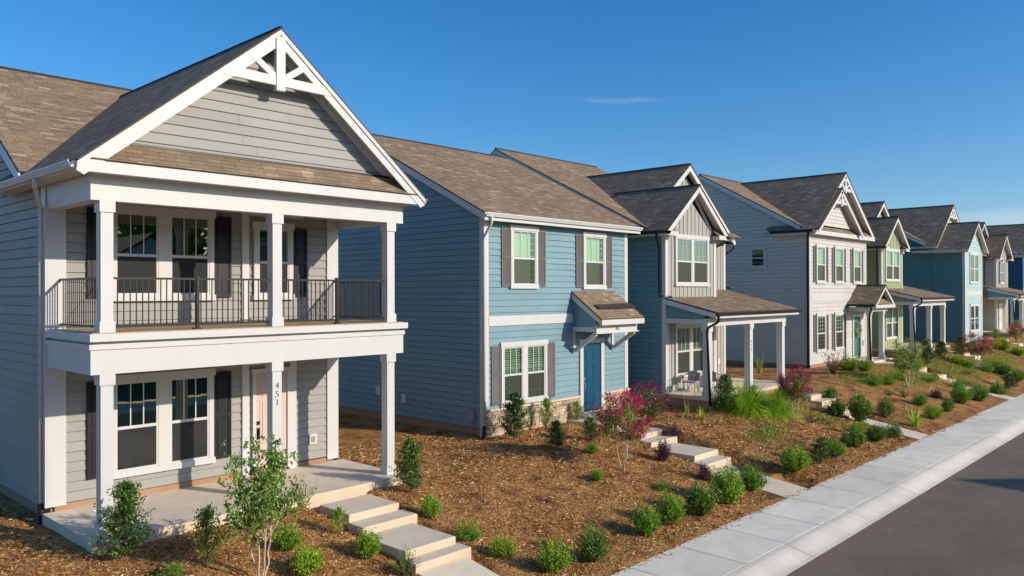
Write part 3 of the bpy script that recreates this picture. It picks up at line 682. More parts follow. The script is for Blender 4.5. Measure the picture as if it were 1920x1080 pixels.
    H.frieze(5.3, 12.0, 8.65, 10.94 - .816 * 3.35, 10.94, 15.0, 8.22, .2)
    H.truss(8.65, 10.9, .816, 9.84, 14.59, hb=.19)
    H.box('fascia', white, (4.92, 12.38, 14.615, 14.66, 7.60, 7.80)); H.box('soffit', soff, (4.83, 12.47, 14.665, 14.998, 7.62, 7.64), (4.83, 5.12, 15.0, 19.8, 7.62, 7.64), (12.2, 12.47, 15.0, 19.8, 7.62, 7.64))
    m = MB(); roofplane(m, [(4.98, 14.58, 7.83), (12.32, 14.58, 7.83), (11.85, 14.99, 8.22), (5.45, 14.99, 8.22)], .03); H.part('roof', m, roofm)
    H.box('flashing', navy, (5.6, 11.72, 14.955, 14.998, 8.20, 8.245))
    H.box('fascia', white, (4.79, 4.83, 14.665, 19.8, 7.62, 7.745)); H.box('fascia', white, (12.47, 12.51, 14.665, 19.8, 7.62, 7.745))
    H.gutter((4.788, 14.64, 7.77), (4.788, 19.8, 7.77), (-1, 0, 0)); H.gutter((12.512, 14.64, 7.77), (12.512, 19.8, 7.77), (1, 0, 0))
    H.spout([(4.73, 16.6, 7.66), (4.73, 16.6, 7.5), (5.09, 17.5, 7.15), (5.09, 17.5, 1.35)], kick=((5.09, 17.5, 1.38), (5.09, 17.48, .98)))
    H.spout([(12.57, 17.3, 7.66), (12.57, 17.3, 7.5), (12.0, 17.62, 7.2), (12.0, 17.62, 1.2)], kick=((12.0, 17.6, 1.25), (12.0, 17.5, .98)))
    return H
house_porch_two_storey()

# ------------------------------------------------------------------ blue house with bracketed door canopy
def house_canopy():
    H = House((21, 17.45, 1.0), 'bright blue house with stone base, grey louvred shutters and royal blue door')
    X0, X1, Y = 17.35, 24.95, 17.45
    side = [(Y, 1.2), (30.2, 1.2), (30.2, 7.75), (23.95, 11.05), (17.1, 7.68), (Y, 7.68)]
    side = [(Y, 1.28), (30.2, 1.28), (30.2, 7.85), (23.95, 11.1), (Y, 7.85)]
    H.wall(blue_sid, [('lap', FR(Y), [(X0, 1.85), (X1, 1.85), (X1, 7.72), (X0, 7.72)]), ('lap', LS(X0), side), ('lap', RS(X1), side)])
    H.box('foundation', found, (X0 + .02, X1 - .02, Y + .05, 30, .5, 1.275))
    H.box('foundation', found, (X0 + .03, X1 - .03, Y - .04, Y + .045, .5, 1.05))
    for a, b in ((X0 - .05, 22.06), (23.42, X1 + .05)):       # ledge stone in random lengths, left and right of the door
        m = MB(); z = 1.0
        while z < 1.77:
            h = min(random.uniform(.07, .12), 1.80 - z); x = a
            while x < b - .02:
                L_ = min(random.uniform(.14, .42), b - x)
                if b - x - L_ < .1: L_ = b - x
                o = random.uniform(.05, .085); m.box(x + .004, x + L_ - .004, Y - o, Y - .002, z + .003, z + h - .003, random.uniform(.6, 1.0) if z < 1.1 else random.betavariate(1.6, 2.2) * .85); x += L_
            z += h
        H.part('stone_base', m, stonem)
    H.box('stone_cap', concs, (X0 - .07, 22.04, Y - .12, Y - .001, 1.81, 1.87), (23.44, X1 + .05, Y - .12, Y - .001, 1.81, 1.87))
    H.box('corner_board', white, (X0 - .03, X0 + .17, Y - .03, Y - .001, 1.0, 7.72), (X0 - .032, X0 - .002, Y, Y + .17, 1.0, 7.72))
    H.box('corner_board', white, (X1 - .17, X1 + .03, Y - .03, Y - .001, 1.88, 7.72), (X1 + .002, X1 + .032, Y, Y + .17, 1.88, 7.72))
    H.box('belt_board', white, (X0 + .171, 21.68, Y - .045, Y - .001, 4.45, 4.76))
    H.window(FR(Y), 18.50, 19.80, 5.62, 7.66, 1, .2, 'curtain', (-1, 1), gry_sh, .40, glass_m=gl_green, louver=True)
    H.window(FR(Y), 22.25, 23.55, 5.60, 7.64, 1, .2, 'curtain', (-1, 1), gry_sh, .40, glass_m=gl_green, louver=True)
    H.window(FR(Y), 18.05, 20.25, 1.90, 3.92, 2, .22, 'blind', (-1, 1), gry_sh, .42, glass_m=gl_green, louver=True)
    H.door(FR(Y), 22.20, 23.25, 1.27, 3.68, bluedoor, .17, 6, 'left')
    H.box('threshold', concs, (21.9, 23.5, Y - .35, Y - .005, 1.0, 1.22), (22.1, 23.35, Y - .1, Y - .002, 1.221, 1.268))
    # canopy
    m = MB(); a, b = 21.60, 24.12; roofplane(m, [(a, 16.12, 4.60), (b, 16.12, 4.60), (b, Y - .01, 5.55), (a, Y - .01, 5.55)], .05)
    H.part('canopy_roof', m, roofm)
    m = MB(); m.bar((21.95, 16.62, 4.98), (24.14, 16.62, 5.0), .30, .035, (0, -.45, 1)); H.part('lifted_shingle', m, navyroof)
    for fm in (LS(21.72), RS(24.0)): m = MB(); lap(m, fm, [(16.45, 4.28), (Y, 4.28), (Y, 5.38), (16.45, 4.74)]); H.part('canopy_cheek', m, blue_sid)
    m = MB(); m.prism([(16.14, 4.55), (Y - .01, 5.49), (Y - .01, 5.27), (16.14, 4.36)], (21.62, 0, 0), (21.66, 0, 0), (0, 1, 0), (0, 0, 1))
    m.prism([(16.14, 4.55), (Y - .01, 5.49), (Y - .01, 5.27), (16.14, 4.36)], (24.06, 0, 0), (24.10, 0, 0), (0, 1, 0), (0, 0, 1)); H.part('rake_board', m, white)
    H.box('fascia', white, (21.60, 24.12, 16.10, 16.14, 4.38, 4.56)); H.box('soffit', soff, (21.67, 24.05, 16.141, 16.44, 4.39, 4.41))
    bm = H.box('canopy_beam', white, (21.66, 24.06, 16.38, 16.46, 4.12, 4.36), (21.60, 24.12, 16.34, 16.5, 4.08, 4.118), (21.62, 21.71, 16.465, Y - .05, 4.14, 4.30), (24.01, 24.1, 16.465, Y - .05, 4.14, 4.30))
    H.box('soffit', soff, (21.72, 24.0, 16.47, Y - .05, 4.26, 4.275))
    lettering(H, '455', (22.86, 16.374, 4.17), .17, parent=bm)
    for x in (21.66, 23.93):
        m = MB(); m.bar((x + .06, Y - .06, 3.52), (x + .06, 16.5, 4.12), .11, .13, (0, -.6, -.8)); m.box(x, x + .12, Y - .06, Y - .005, 3.45, 4.12); H.part('bracket', m, white)
    # roof
    m = MB(); xa, xb = 16.98, 25.3
    roofplane(m, [(xa, 17.05, 7.95), (xb, 17.05, 7.95), (xb, 23.95, 11.36), (xa, 23.95, 11.36)]); roofplane(m, [(xa, 30.85, 7.95), (xa, 23.95, 11.36), (xb, 23.95, 11.36), (xb, 30.85, 7.95)])
    H.part('roof', m, roofm); k = MB(); k.tube([(xa - .01, 23.95, 11.37), (xb + .01, 23.95, 11.37)], .04, 6); H.part('ridge_cap', k, navyroof)
    for x in (xa + .01, xb - .05):
        for ya, yb in ((17.05, 23.95), (30.85, 23.95)): m = MB(); m.prism([(ya, 7.90), (yb, 11.30), (yb, 11.08), (ya, 7.68)], (x, 0, 0), (x + .04, 0, 0), (0, 1, 0), (0, 0, 1)); H.part('rake_board', m, white)
        m = MB()
        for ya, yb, sg in ((17.05, 23.95, 1), (30.85, 23.95, -1)):
            x2, x3 = (x + .041, X0 - .0) if x < 20 else (X1, x - .001)
            m.add([(x2, ya, 7.72), (x3, ya, 7.72), (x3, yb, 11.13), (x2, yb, 11.13)])
        H.part('soffit', m, soff)
    H.box('fascia', white, (xa + .05, xb - .05, 17.05, 17.09, 7.70, 7.90)); H.box('soffit', soff, (xa + .06, xb - .06, 17.095, Y - .03, 7.725, 7.74))
    H.gutter((xa, 17.048, 7.93), (xb, 17.048, 7.93), (0, -1, 0))
    H.spout([(17.22, 16.98, 7.82), (17.22, 16.98, 7.62), (17.26, 17.36, 7.2), (17.26, 17.36, 1.35)], kick=((17.26, 17.36, 1.38), (16.98, 17.12, .96)))
    H.box('utility_box', metal, (17.24, 17.33, 17.82, 18.05, 1.5, 1.85)); m = MB(); m.tube([(17.28, 17.92, 1.5), (17.28, 17.92, 1.0)], .018, 6); H.part('conduit', m, metal)
    H.box('outlet_cover', white, (17.29, 17.345, 22.6, 22.85, 1.9, 2.2)); H.box('outlet_cover', white, (17.29, 17.345, 21.2, 21.42, 1.75, 2.05))
    m = MB(); m.tube([(17.34, 25.0, 2.0), (17.1, 25.0, 2.02), (17.06, 25.0, 1.86)], .05, 8); H.part('vent_pipe', m, white)
    return H
house_canopy()

# ------------------------------------------------------------------ chair, table
def chair(loc, rz, label):
    r = empty('porch_chair', loc, label, 'chair', 'porch chairs'); r.rotation_euler = (0, 0, rz)
    m = MB(); m.box(-.24, .24, -.22, .22, .42, .47); m.build('seat', fabric, r)
    m = MB()
    for i in range(5):
        a = -.24 + .48 * i / 5; m.box(a, a + .096, .22 + .02 * abs(i - 2), .245 + .02 * abs(i - 2), .47, .86 - .015 * abs(i - 2) ** 2)
    m.build('backrest', sling, r)
    for sx in (-1, 1):
        m = MB(); m.tube([(sx * .25, .25, .74), (sx * .29, .05, .68), (sx * .28, -.18, .64), (sx * .24, -.22, .45)], .014, 6); m.build('armrest', black, r)
        for sy in (-1, 1): m = MB(); m.tube([(sx * .22, sy * .2, .43), (sx * .26, sy * .25, 0)], .016, 6); m.build('leg', metal, r)
chair((26.98, 15.9, 1.605), -1.45, 'grey sling chair with purple cushion beside the slate house porch window')
chair((28.0, 15.55, 1.605), 1.75, 'purple cushioned chair behind the black downspout, right of the bistro table')
t = empty('bistro_table', (27.5, 16.05, 1.605), 'small round white topped table between the two porch chairs', 'table')
m = MB(); n = 20
m.prism([(.36 * math.cos(2 * math.pi * k / n), .36 * math.sin(2 * math.pi * k / n)) for k in range(n)], (0, 0, .68), (0, 0, .71), (1, 0, 0), (0, 1, 0)); m.build('tabletop', white, t)
for k in range(3):
    m = MB(); a = k * 2.1; m.tube([(.05 * math.cos(a), .05 * math.sin(a), .68), (.28 * math.cos(a), .28 * math.sin(a), 0)], .014, 6); m.build('leg', black, t)

# ------------------------------------------------------------------ houses with a bump-out gable over a wide porch (model coordinates of the slate one)
def house_side_porch(off, label, side_m, front_m, number=None, mirror_bump=False, num_cols=(26.15, 29.68, 32.62), spouts=True, detail=2, curtain='blind', fr_lap=False, glm=None):
    dx, dy, dz = off; H = House((30, 16.7, 1.2), label, off=off)
    X0, X1, YB, YW = 26.45, 33.55, 16.7, 18.0
    BX0, BX1 = (26.45, 30.32) if not mirror_bump else (29.4, 33.55)
    T = 'lap' if fr_lap else 'panel'
    H.wall(side_m, [('lap', LS(X0), [(YB if not mirror_bump else YW, 1.5), (31.5, 1.5), (31.5, 7.85), (25.5, 11.75), (17.75, 7.85), (YB if not mirror_bump else YW, 7.7)]),
                    ('lap', RS(X1), [(YW, 1.5), (31.5, 1.5), (31.5, 7.85), (25.5, 11.75), (17.75, 7.85), (YW, 7.7)]),
                    ('lap', LS(X0 - .0), [(14.98, 4.50), (YB - .001, 4.50), (YB - .001, 5.34), (14.98, 4.72)])])
    xa = (BX0 + BX1) / 2
    H.wall(front_m, [(T, FR(YB), [(BX0, 1.62), (BX1, 1.62), (BX1, 7.72), (xa, 7.72 + (BX1 - xa) * .8 - .12), (BX0, 7.72)]),
                     (T, FR(YW), [(BX1 + .001 if not mirror_bump else X0, 1.62), (X1 if not mirror_bump else BX0 - .001, 1.62), (X1 if not mirror_bump else BX0 - .001, 7.7), (BX1 + .001 if not mirror_bump else X0, 7.7)]),
                     (T, FR(YW), [(X0, 7.701), (X1, 7.701), (X1, 7.85), (30.0, 10.6), (X0, 7.85)])], 'front_wall')
    m = MB()
    for fm, x in ((RS(BX1), 0), (LS(BX0), 1)):
        if x == 0 and mirror_bump: continue
        if x == 1 and not mirror_bump: continue
        lap(m, fm, [(YB, 1.62), (YW, 1.62), (YW, 7.7), (YB, 7.7)])
    H.part('return_wall', m, front_m)
    H.box('foundation', found, (X0 + .03, X1 - .03, YW + .04, 31.4, .6, 1.5), (BX0 + .03, BX1 - .03, YB + .04, YW + .03, .6, 1.6))
    H.box('porch_floor', concs, (X0 - .08, 33.2, 14.62, YW - .01, 1.47, 1.6)); H.box('porch_foundation', found, (X0 - .04, 33.16, 14.67, YW - .02, .9, 1.468))
    def cb(x0, x1, y, z0, z1, sx):  H.box('corner_board', white, (x0, x1, y - .035, y - .002, z0, z1), *([(x0 - .03, x0 - .001, y - .035, y + .14, z0, z1)] if sx < 0 else [(x1 + .001, x1 + .03, y - .035, y + .14, z0, z1)]))
    cb(BX0 - .0, BX0 + .16, YB, 1.6, 7.72, -1); cb(BX1 - .16, BX1, YB, 1.6, 7.72, 1)
    if not mirror_bump: cb(X1 - .16, X1, YW, 1.6, 7.72, 1)
    else: cb(X0, X0 + .16, YW, 1.6, 7.72, -1)
    c = (BX0 + BX1) / 2
    if not mirror_bump:
        H.window(FR(YB), 27.12, 29.70, 5.72, 7.78, 2, .16, curtain, glass_m=glm, detail=detail)
        H.window(FR(YB), 27.10, 29.45, 2.12, 4.25, 2, .2, curtain, glass_m=glm, detail=detail)
        H.door(FR(YW), 31.4, 32.35, 1.62, 3.8, greendoor if fr_lap else white, .13, 2, 'left')
    else:
        H.window(FR(YB), 30.6, 31.9, 5.6, 7.65, 1, .2, curtain, (-1, 1), gry_sh, .3, glass_m=glm, detail=detail)
        H.window(FR(YW), 27.5, 28.7, 5.6, 7.6, 1, .2, curtain, (-1, 1), gry_sh, .3, glass_m=glm, detail=detail)
        H.window(FR(YW), 27.1, 28.8, 2.1, 4.2, 2, .12, curtain, glass_m=glm, detail=detail)
        H.door(FR(YB), 30.2, 31.2, 1.62, 3.8, white, .13, 2, 'left')
    # wing roof
    zl = 7.86; za = 10.96; ya = 17.67
    H.gable_roof(25.98, 34.02, 30.0, zl, za, ya - .03, 24.2, 25.3)
    H.rakes(25.98, 34.02, 30.0, zl, za, ya, .2, .04, soffit=YW)
    # bump roof
    bl, br = BX0 - .47, BX1 + .47; zb = 7.86; bza = zb + .8 * (br - xa)
    H.gable_roof(bl, br, xa, zb, bza, 16.27, 19.5, 20.5)
    H.rakes(bl, br, xa, zb, bza, 16.3, .19, .04, soffit=YB)
    H.frieze(BX0, BX1, xa, zb, bza, YB - .005, 7.9, .16)
    # boxed eave returns with small roofs
    for x, sg in ((bl, 1), (br, -1)):
        a, b = sorted((x, x + sg * .82)); m = MB(); m.box(a, b, 16.3, 16.34, 7.66, 7.83); m.box(a + .03, b - .002, 16.345, YB - .002, 7.68, 7.81); H.part('eave_return', m, white)
        m = MB(); o_, i_ = x + sg * .04, x + sg * .82; roofplane(m, [(o_, 16.35, 7.84), (i_, 16.35, 7.84), (i_, YB - .03, 8.12), (x + sg * .42, YB - .03, 8.12)], .02); H.part('eave_return_roof', m, roofm)
    # main roof
    m = MB(); xl, xr = 26.1, 33.75
    roofplane(m, [(xl, 17.2, 7.95), (xr, 17.2, 7.95), (xr, 25.5, 12.1), (xl, 25.5, 12.1)]); roofplane(m, [(xl, 31.8, 7.95), (xl, 25.5, 12.1), (xr, 25.5, 12.1), (xr, 31.8, 7.95)])
    H.part('roof', m, roofm); k = MB(); k.tube([(xl - .01, 25.5, 12.11), (xr + .01, 25.5, 12.11)], .04, 6); H.part('ridge_cap', k, navyroof)
    for x in (xl + .0, xr - .04):
        for ya_, yb_ in ((17.6, 25.5), (31.8, 25.5)): m = MB(); m.prism([(ya_, 8.1 if ya_ < 20 else 7.9), (yb_, 12.05), (yb_, 11.83), (ya_, 7.86 if ya_ < 20 else 7.68)], (x, 0, 0), (x + .04, 0, 0), (0, 1, 0), (0, 0, 1)); H.part('rake_board', m, white)
    # eaves of the wing
    H.box('fascia', white, (25.98, 26.02, 16.345, 24.1, 7.66, 7.80)); H.box('soffit', soff, (26.03, 26.42, 16.345, 24.1, 7.67, 7.69))
    H.gutter((25.975, 16.32, 7.84), (25.975, 24.1, 7.84), (-1, 0, 0), navy); H.gutter((34.025, 17.7, 7.84), (34.025, 24.1, 7.84), (1, 0, 0), navy)
    # porch roof, beams, columns
    m = MB(); roofplane(m, [(26.28, 14.42, 4.76), (33.5, 14.42, 4.76), (33.5, YW - .01, 5.60), (30.35, YW - .01, 5.60), (30.35, YB - .01, 5.30), (26.28, YB - .01 if not mirror_bump else YW - .01, 5.30 if not mirror_bump else 5.6)])
    H.part('porch_roof', m, roofm)
    for x in (26.30, 33.44): m = MB(); m.prism([(14.45, 4.70), (YB - .01, 5.24), (YB - .01, 5.04), (14.45, 4.52)], (x, 0, 0), (x + .04, 0, 0), (0, 1, 0), (0, 0, 1)); H.part('rake_board', m, white)
    H.box('fascia', white, (26.35, 33.43, 14.45, 14.49, 4.52, 4.70)); H.gutter((26.28, 14.448, 4.74), (33.5, 14.448, 4.74), (0, -1, 0), navy)
    H.box('porch_beam', white, (26.42, 33.1, 14.86, 15.08, 4.22, 4.5), (26.42, 26.6, 15.084, YB - .04, 4.30, 4.48), (32.9, 33.1, 15.084, YW - .04, 4.30, 4.48))
    H.box('porch_ceiling', soff, (26.6, 32.9, 15.09, YW - .02, 4.505, 4.52), (26.4, 33.4, 14.5, 14.855, 4.505, 4.52))
    cs = [H.column(x + .0, 14.84, 1.6, 4.22, .25) for x in (26.44, 29.72, 32.66)]
    if number: lettering(H, number, (29.845, 14.835, 3.45), .17, vertical=True, mat=metal, parent=cs[1])
    H.box('outlet_cover', white, (32.85, 33.05, YW - .04, YW - .005, 2.2, 2.45))
    if spouts:
        H.spout([(25.92, 16.75, 7.74), (25.92, 16.75, 7.6), (26.34, 16.9, 7.25), (26.34, 16.9, 5.35), (26.7, 16.55, 5.3)], navy)
        H.spout([(26.42, 14.4, 4.64), (26.42, 14.4, 4.4), (26.36, 14.86, 4.15), (26.36, 14.74, 1.3)], navy)
        H.spout([(30.85, 16.5, 7.74), (30.85, 16.5, 7.6), (30.42, 16.9, 7.3), (30.42, 16.9, 5.5)], navy); H.spout([(34.1, 17.8, 7.7), (34.1, 17.8, 7.5), (33.65, 18.05, 7.2), (33.65, 18.05, 5.7), (33.9, 17.7, 5.65)], navy)
    return H
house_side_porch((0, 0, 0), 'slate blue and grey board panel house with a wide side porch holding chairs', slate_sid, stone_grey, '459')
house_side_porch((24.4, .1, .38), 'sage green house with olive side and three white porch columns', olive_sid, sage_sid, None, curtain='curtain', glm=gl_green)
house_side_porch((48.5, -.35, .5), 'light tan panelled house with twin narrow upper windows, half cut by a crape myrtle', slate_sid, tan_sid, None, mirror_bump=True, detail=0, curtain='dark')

# ------------------------------------------------------------------ off-white house with big front gable (model coordinates of its own)
def house_front_gable(off, label, side_m, front_m, detail=2, variant='a', trunc=None):
    H = House((45, 17.1, 1.4), label, off=off); X0, X1, Y = 40.9, 49.1, 17.1
    side = [(Y, 1.65), (31, 1.65), (31, 8.4), (23.3, 11.95), (17.3, 8.5), (Y, 8.45)]
    side = [(Y, 1.65), (31, 1.65), (31, 8.4), (23.3, 11.95), (Y, 8.45)]
    H.wall(side_m, [('lap', LS(X0), side), ('lap', RS(X1), side)])
    H.wall(front_m, [('lap', FR(Y), [(X0, 1.65), (X1, 1.65), (X1, 8.5), (45, 11.7), (X0, 8.5)])], 'front_wall')
    H.box('foundation', found, (X0 + .03, X1 - .03, Y + .04, 30.9, .7, 1.65), (X0 + .03, X1 - .03, Y - .02, Y + .035, .7, 1.64))
    if variant == 'a': H.box('corner_board', white, (X0, X0 + .17, Y - .03, Y - .002, 1.65, 8.5), (X0 - .03, X0 - .001, Y - .03, Y + .16, 1.65, 8.5))
    H.box('corner_board', white, (X1 - .17, X1, Y - .03, Y - .002, 1.65, 8.5), (X1 + .001, X1 + .03, Y - .03, Y + .16, 1.65, 8.5))
    m = MB(); m.box(X0 + .171, X1 - .171, Y - .045, Y - .002, 4.98, 5.28); H.part('belt_board', m, white)
    if variant == 'a':
        for s in (41.72, 44.25, 46.98): H.window(FR(Y), s, s + 1.22, 5.92, 8.02, 1, .2, 'curtain', (-1, 1), gry_sh, .36, glass_m=gl_green, detail=detail)
        for s in (41.72, 44.2): H.window(FR(Y), s, s + 1.22, 2.25, 4.35, 1, .2, 'dark', (-1, 1), gry_sh, .36, glass_m=gl_green, detail=detail)
        H.door(FR(Y), 46.98, 47.95, 1.72, 4.02, greendoor, .16, 6, 'left')
        H.box('outlet_cover', metal, (48.45, 48.6, Y - .04, Y - .018, 2.3, 2.6))
        H.window(LS(X0), 19.45, 20.4, 6.75, 7.95, 1, .2, 'dark', detail=0, muntins=0, hdr=.12)
    # main roof and wing roof
    m = MB(); xl, xr = 40.6, 49.4
    roofplane(m, [(xl, 17.3, 8.9), (xr, 17.3, 8.9), (xr, 23.3, 12.22), (xl, 23.3, 12.22)]); roofplane(m, [(xl, 31.4, 8.5), (xl, 23.3, 12.22), (xr, 23.3, 12.22), (xr, 31.4, 8.5)])
    H.part('roof', m, roofm); k = MB(); k.tube([(xl - .01, 23.3, 12.23), (xr + .01, 23.3, 12.23)], .04, 6); H.part('ridge_cap', k, navyroof)
    for x in (xl, xr - .04):
        for ya, za, yb in ((17.45, 8.93, 23.3), (31.4, 8.45, 23.3)): m = MB(); m.prism([(ya, za), (yb, 12.16), (yb, 11.92), (ya, za - .24)], (x, 0, 0), (x + .04, 0, 0), (0, 1, 0), (0, 0, 1)); H.part('rake_board', m, white)
    H.gable_roof(40.5, 49.5, 45.0, 8.72, 12.1, 16.67, 19.0 if variant == 'a' else 18.8, 23.0)
    H.rakes(40.5, 49.5, 45.0, 8.72, 12.1, 16.7, .22, .04, soffit=Y)
    H.truss(45.0, 12.03, .75, 11.15, 16.72, hb=.16, drop=.1)
    H.frieze(X0, X1, 45.0, 8.72, 12.1, Y - .005, 8.95, .18)
    H.gutter((40.49, 16.75, 8.70), (40.49, 19.0, 8.70), (-1, 0, 0), navy if variant == 'a' else white); H.box('soffit', soff, (40.52, 40.86, 16.75, 18.95, 8.44, 8.46)); H.box('fascia', white, (40.5, 40.54, 16.75, 18.98, 8.47, 8.64))
    H.gutter((49.51, 16.75, 8.70), (49.51, 19.0, 8.70), (1, 0, 0), navy)
    if variant == 'a':
        # second, lower gable nested in the first
        H.box('fascia', white, (40.55, 49.45, 16.68, 16.72, 8.48, 8.70)); H.box('soffit', soff, (40.6, 49.4, 16.725, Y - .035, 8.49, 8.51))
        m = MB(); roofplane(m, [(40.95, 16.69, 8.72), (49.05, 16.69, 8.72), (48.6, Y - .04, 9.06), (41.4, Y - .04, 9.06)], .03); H.part('roof', m, roofm)
        H.gable_roof(40.6, 47.0, 43.8, 8.74, 11.1, 16.42, 19.2, 22.0, .04); H.rakes(40.6, 47.0, 43.8, 8.74, 11.1, 16.45, .2, .04, soffit=Y)
        H.wall(front_m, [('lap', FR(16.86), [(41.6, 9.0), (46.0, 9.0), (43.8, 10.75)])], 'gable_wall')
        H.truss(43.8, 11.05, .74, 10.3, 16.47, hb=.15, drop=.1)
        # door porch
        a, b, c = 45.96, 49.2, 47.58
        H.gable_roof(a, b, c, 4.78, 5.85, 15.45, 17.08, 17.08); H.rakes(a, b, c, 4.78, 5.85, 15.48, .15, .04, soffit=15.8)
        H.box('fascia', white, (a + .02, b - .02, 15.46, 15.5, 4.56, 4.74)); H.gutter((a, 15.55, 4.77), (a, Y - .06, 4.77), (-1, 0, 0), navy)
        m = MB(); roofplane(m, [(a + .3, 15.5, 4.78), (b - .3, 15.5, 4.78), (b - .7, 15.78, 5.05), (a + .7, 15.78, 5.05)], .02); H.part('porch_roof', m, roofm)
        H.box('porch_beam', white, (46.15, 49.0, 15.85, 16.05, 4.36, 4.6), (46.15, 46.33, 16.054, Y - .04, 4.36, 4.6), (48.82, 49.0, 16.054, Y - .04, 4.36, 4.6)); H.box('porch_ceiling', soff, (46.33, 48.82, 16.06, Y - .04, 4.5, 4.52))
        H.column(46.17, 15.84, 1.6, 4.36, .2); H.column(48.2, 15.84, 1.6, 4.36, .24); H.box('porch_floor', concs, (46.0, 49.1, 15.6, Y - .03, 1.1, 1.6))
        H.spout([(45.9, 15.7, 4.66), (45.9, 15.7, 4.45), (46.06, 15.86, 4.1), (46.06, 15.78, 1.5)], navy, .055)
        H.spout([(40.43, 16.95, 8.6), (40.43, 16.95, 8.45), (40.8, 17.14, 8.1), (40.8, 17.14, 1.5)], navy, .055)
    return H
house_front_gable((0, 0, 0), 'off-white house with two nested front gables and a green door under a small gabled porch', offw_side, offw_sid)
r = empty('door_wreath', (47.47, 16.98, 3.3), 'pale green leafy wreath hanging on the green front door', 'wreath')
m = MB()
for i in range(220):
    a = random.uniform(0, 6.28); rr = random.gauss(.27, .06); p = Vector((rr * math.cos(a), random.uniform(-.06, .0), rr * math.sin(a) * 1.2)); d = Vector((random.gauss(0, 1), -abs(random.gauss(0, .5)), random.gauss(0, 1))).normalized() * .12
    sd = d.cross(Vector((0, 1, 0))).normalized() * .025; m.add([p, p + d * .5 + sd, p + d, p + d * .5 - sd])
m.build('foliage', attr_mat('leaves_wreath', [(0, (.2, .28, .12)), (1, (.5, .58, .36))], .6, .2, .1), r)

# pale blue house: same big gable set back, with a two storey gabled bay in front
def house_bay():
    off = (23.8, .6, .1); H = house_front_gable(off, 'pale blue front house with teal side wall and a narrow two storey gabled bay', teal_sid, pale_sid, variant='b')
    # bay in model coordinates (world minus offset)
    X0, X1, Y = 40.8, 45.7, 14.95; YW = 17.1
    H.wall(teal_sid, [('lap', LS(X0), [(Y, 1.65), (YW, 1.65), (YW, 8.4), (Y, 8.4)])], 'side_wall')
    H.wall(pale_sid, [('lap', FR(Y), [(X0, 1.65), (X1, 1.65), (X1, 8.4), (43.25, 10.2), (X0, 8.4)]), ('lap', RS(X1), [(Y, 1.65), (YW, 1.65), (YW, 8.4), (Y, 8.4)])], 'front_wall')
    H.box('foundation', found, (X0 + .02, X1 - .02, Y + .03, YW, .8, 1.65))
    for a, sg in ((X0, -1), (X1 - .2, 1)): H.box('corner_board', white, (a, a + .2, Y - .03, Y - .002, 1.65, 8.4), *([(a - .03, a - .001, Y - .03, Y + .16, 1.65, 8.4)] if sg < 0 else [(a + .201, a + .23, Y - .03, Y + .16, 1.65, 8.4)]))
    H.box('belt_board', white, (X0 + .201, X1 - .201, Y - .045, Y - .002, 5.05, 5.45))
    H.window(FR(Y), 42.05, 44.5, 5.95, 8.25, 2, .22, 'dark', detail=0, muntins=0); H.window(FR(Y), 42.05, 44.5, 2.35, 4.45, 2, .22, 'dark', detail=0, muntins=0)
    H.gable_roof(40.3, 46.2, 43.25, 8.42, 10.55, 14.55, 18.5, 20.5); H.rakes(40.3, 46.2, 43.25, 8.42, 10.55, 14.58, .16, .04, soffit=Y)
    H.frieze(X0, X1, 43.25, 8.42, 10.55, Y - .005, 8.55, .14)
    H.gutter((40.3, 14.6, 8.40), (40.3, 18.3, 8.40), (-1, 0, 0), white, .16); H.box('soffit', soff, (40.32, 40.78, 14.6, 17.0, 8.2, 8.22))
    H.box('fascia', white, (40.3, 40.34, 14.62, 18.3, 8.22, 8.36))
house_bay()
house_front_gable((52.6, .2, .4), 'deep blue walled house at the far right edge, partly out of the picture', deep_blue, deep_blue, variant='b')

# ------------------------------------------------------------------ homes on the other side of the street (their roof throws the shade on the asphalt)
def house_opposite(x, y, zr, hw, side_m, label):
    H = House((x, y - 5, 0), label); s = .7; ze = zr - s * (hw + .4); 
    H.wall(side_m, [('lap', lambda s_, z, o: (s_, y - .4 + o, z), [(x - hw, .5), (x + hw, .5), (x + hw, ze + .2), (x, zr - .3), (x - hw, ze + .2)]),
                    ('lap', LS(x - hw), [(y - 11, .5), (y - .4, .5), (y - .4, ze + .1), (y - 11, ze + .1)]), ('lap', RS(x + hw), [(y - 11, .5), (y - .4, .5), (y - .4, ze + .1), (y - 11, ze + .1)])])
    m = MB(); roofplane(m, [(x - hw - .4, y, ze), (x, y, zr), (x, y - 11.4, zr), (x - hw - .4, y - 11.4, ze)]); roofplane(m, [(x + hw + .4, y, ze), (x + hw + .4, y - 11.4, ze), (x, y - 11.4, zr), (x, y, zr)]); H.part('roof', m, roofm)
    for sx in (-1, 1):
        for z0, z1 in ((1.4, 3.3), (4.6, 6.3)): H.window(lambda s_, z, o: (s_, y - .4 + o, z), x + sx * 2 - .6, x + sx * 2 + .6, z0, z1, 1, .2, 'dark', (-1, 1), gry_sh, .35, detail=0)
house_opposite(36.5, -18.6, 10.5, 4.0, grey_sid, 'grey gabled house across the street, seen only in window reflections')
house_opposite(22.5, -19.5, 9.6, 4.0, offw_sid, 'off-white gabled house across the street, seen only in window reflections')

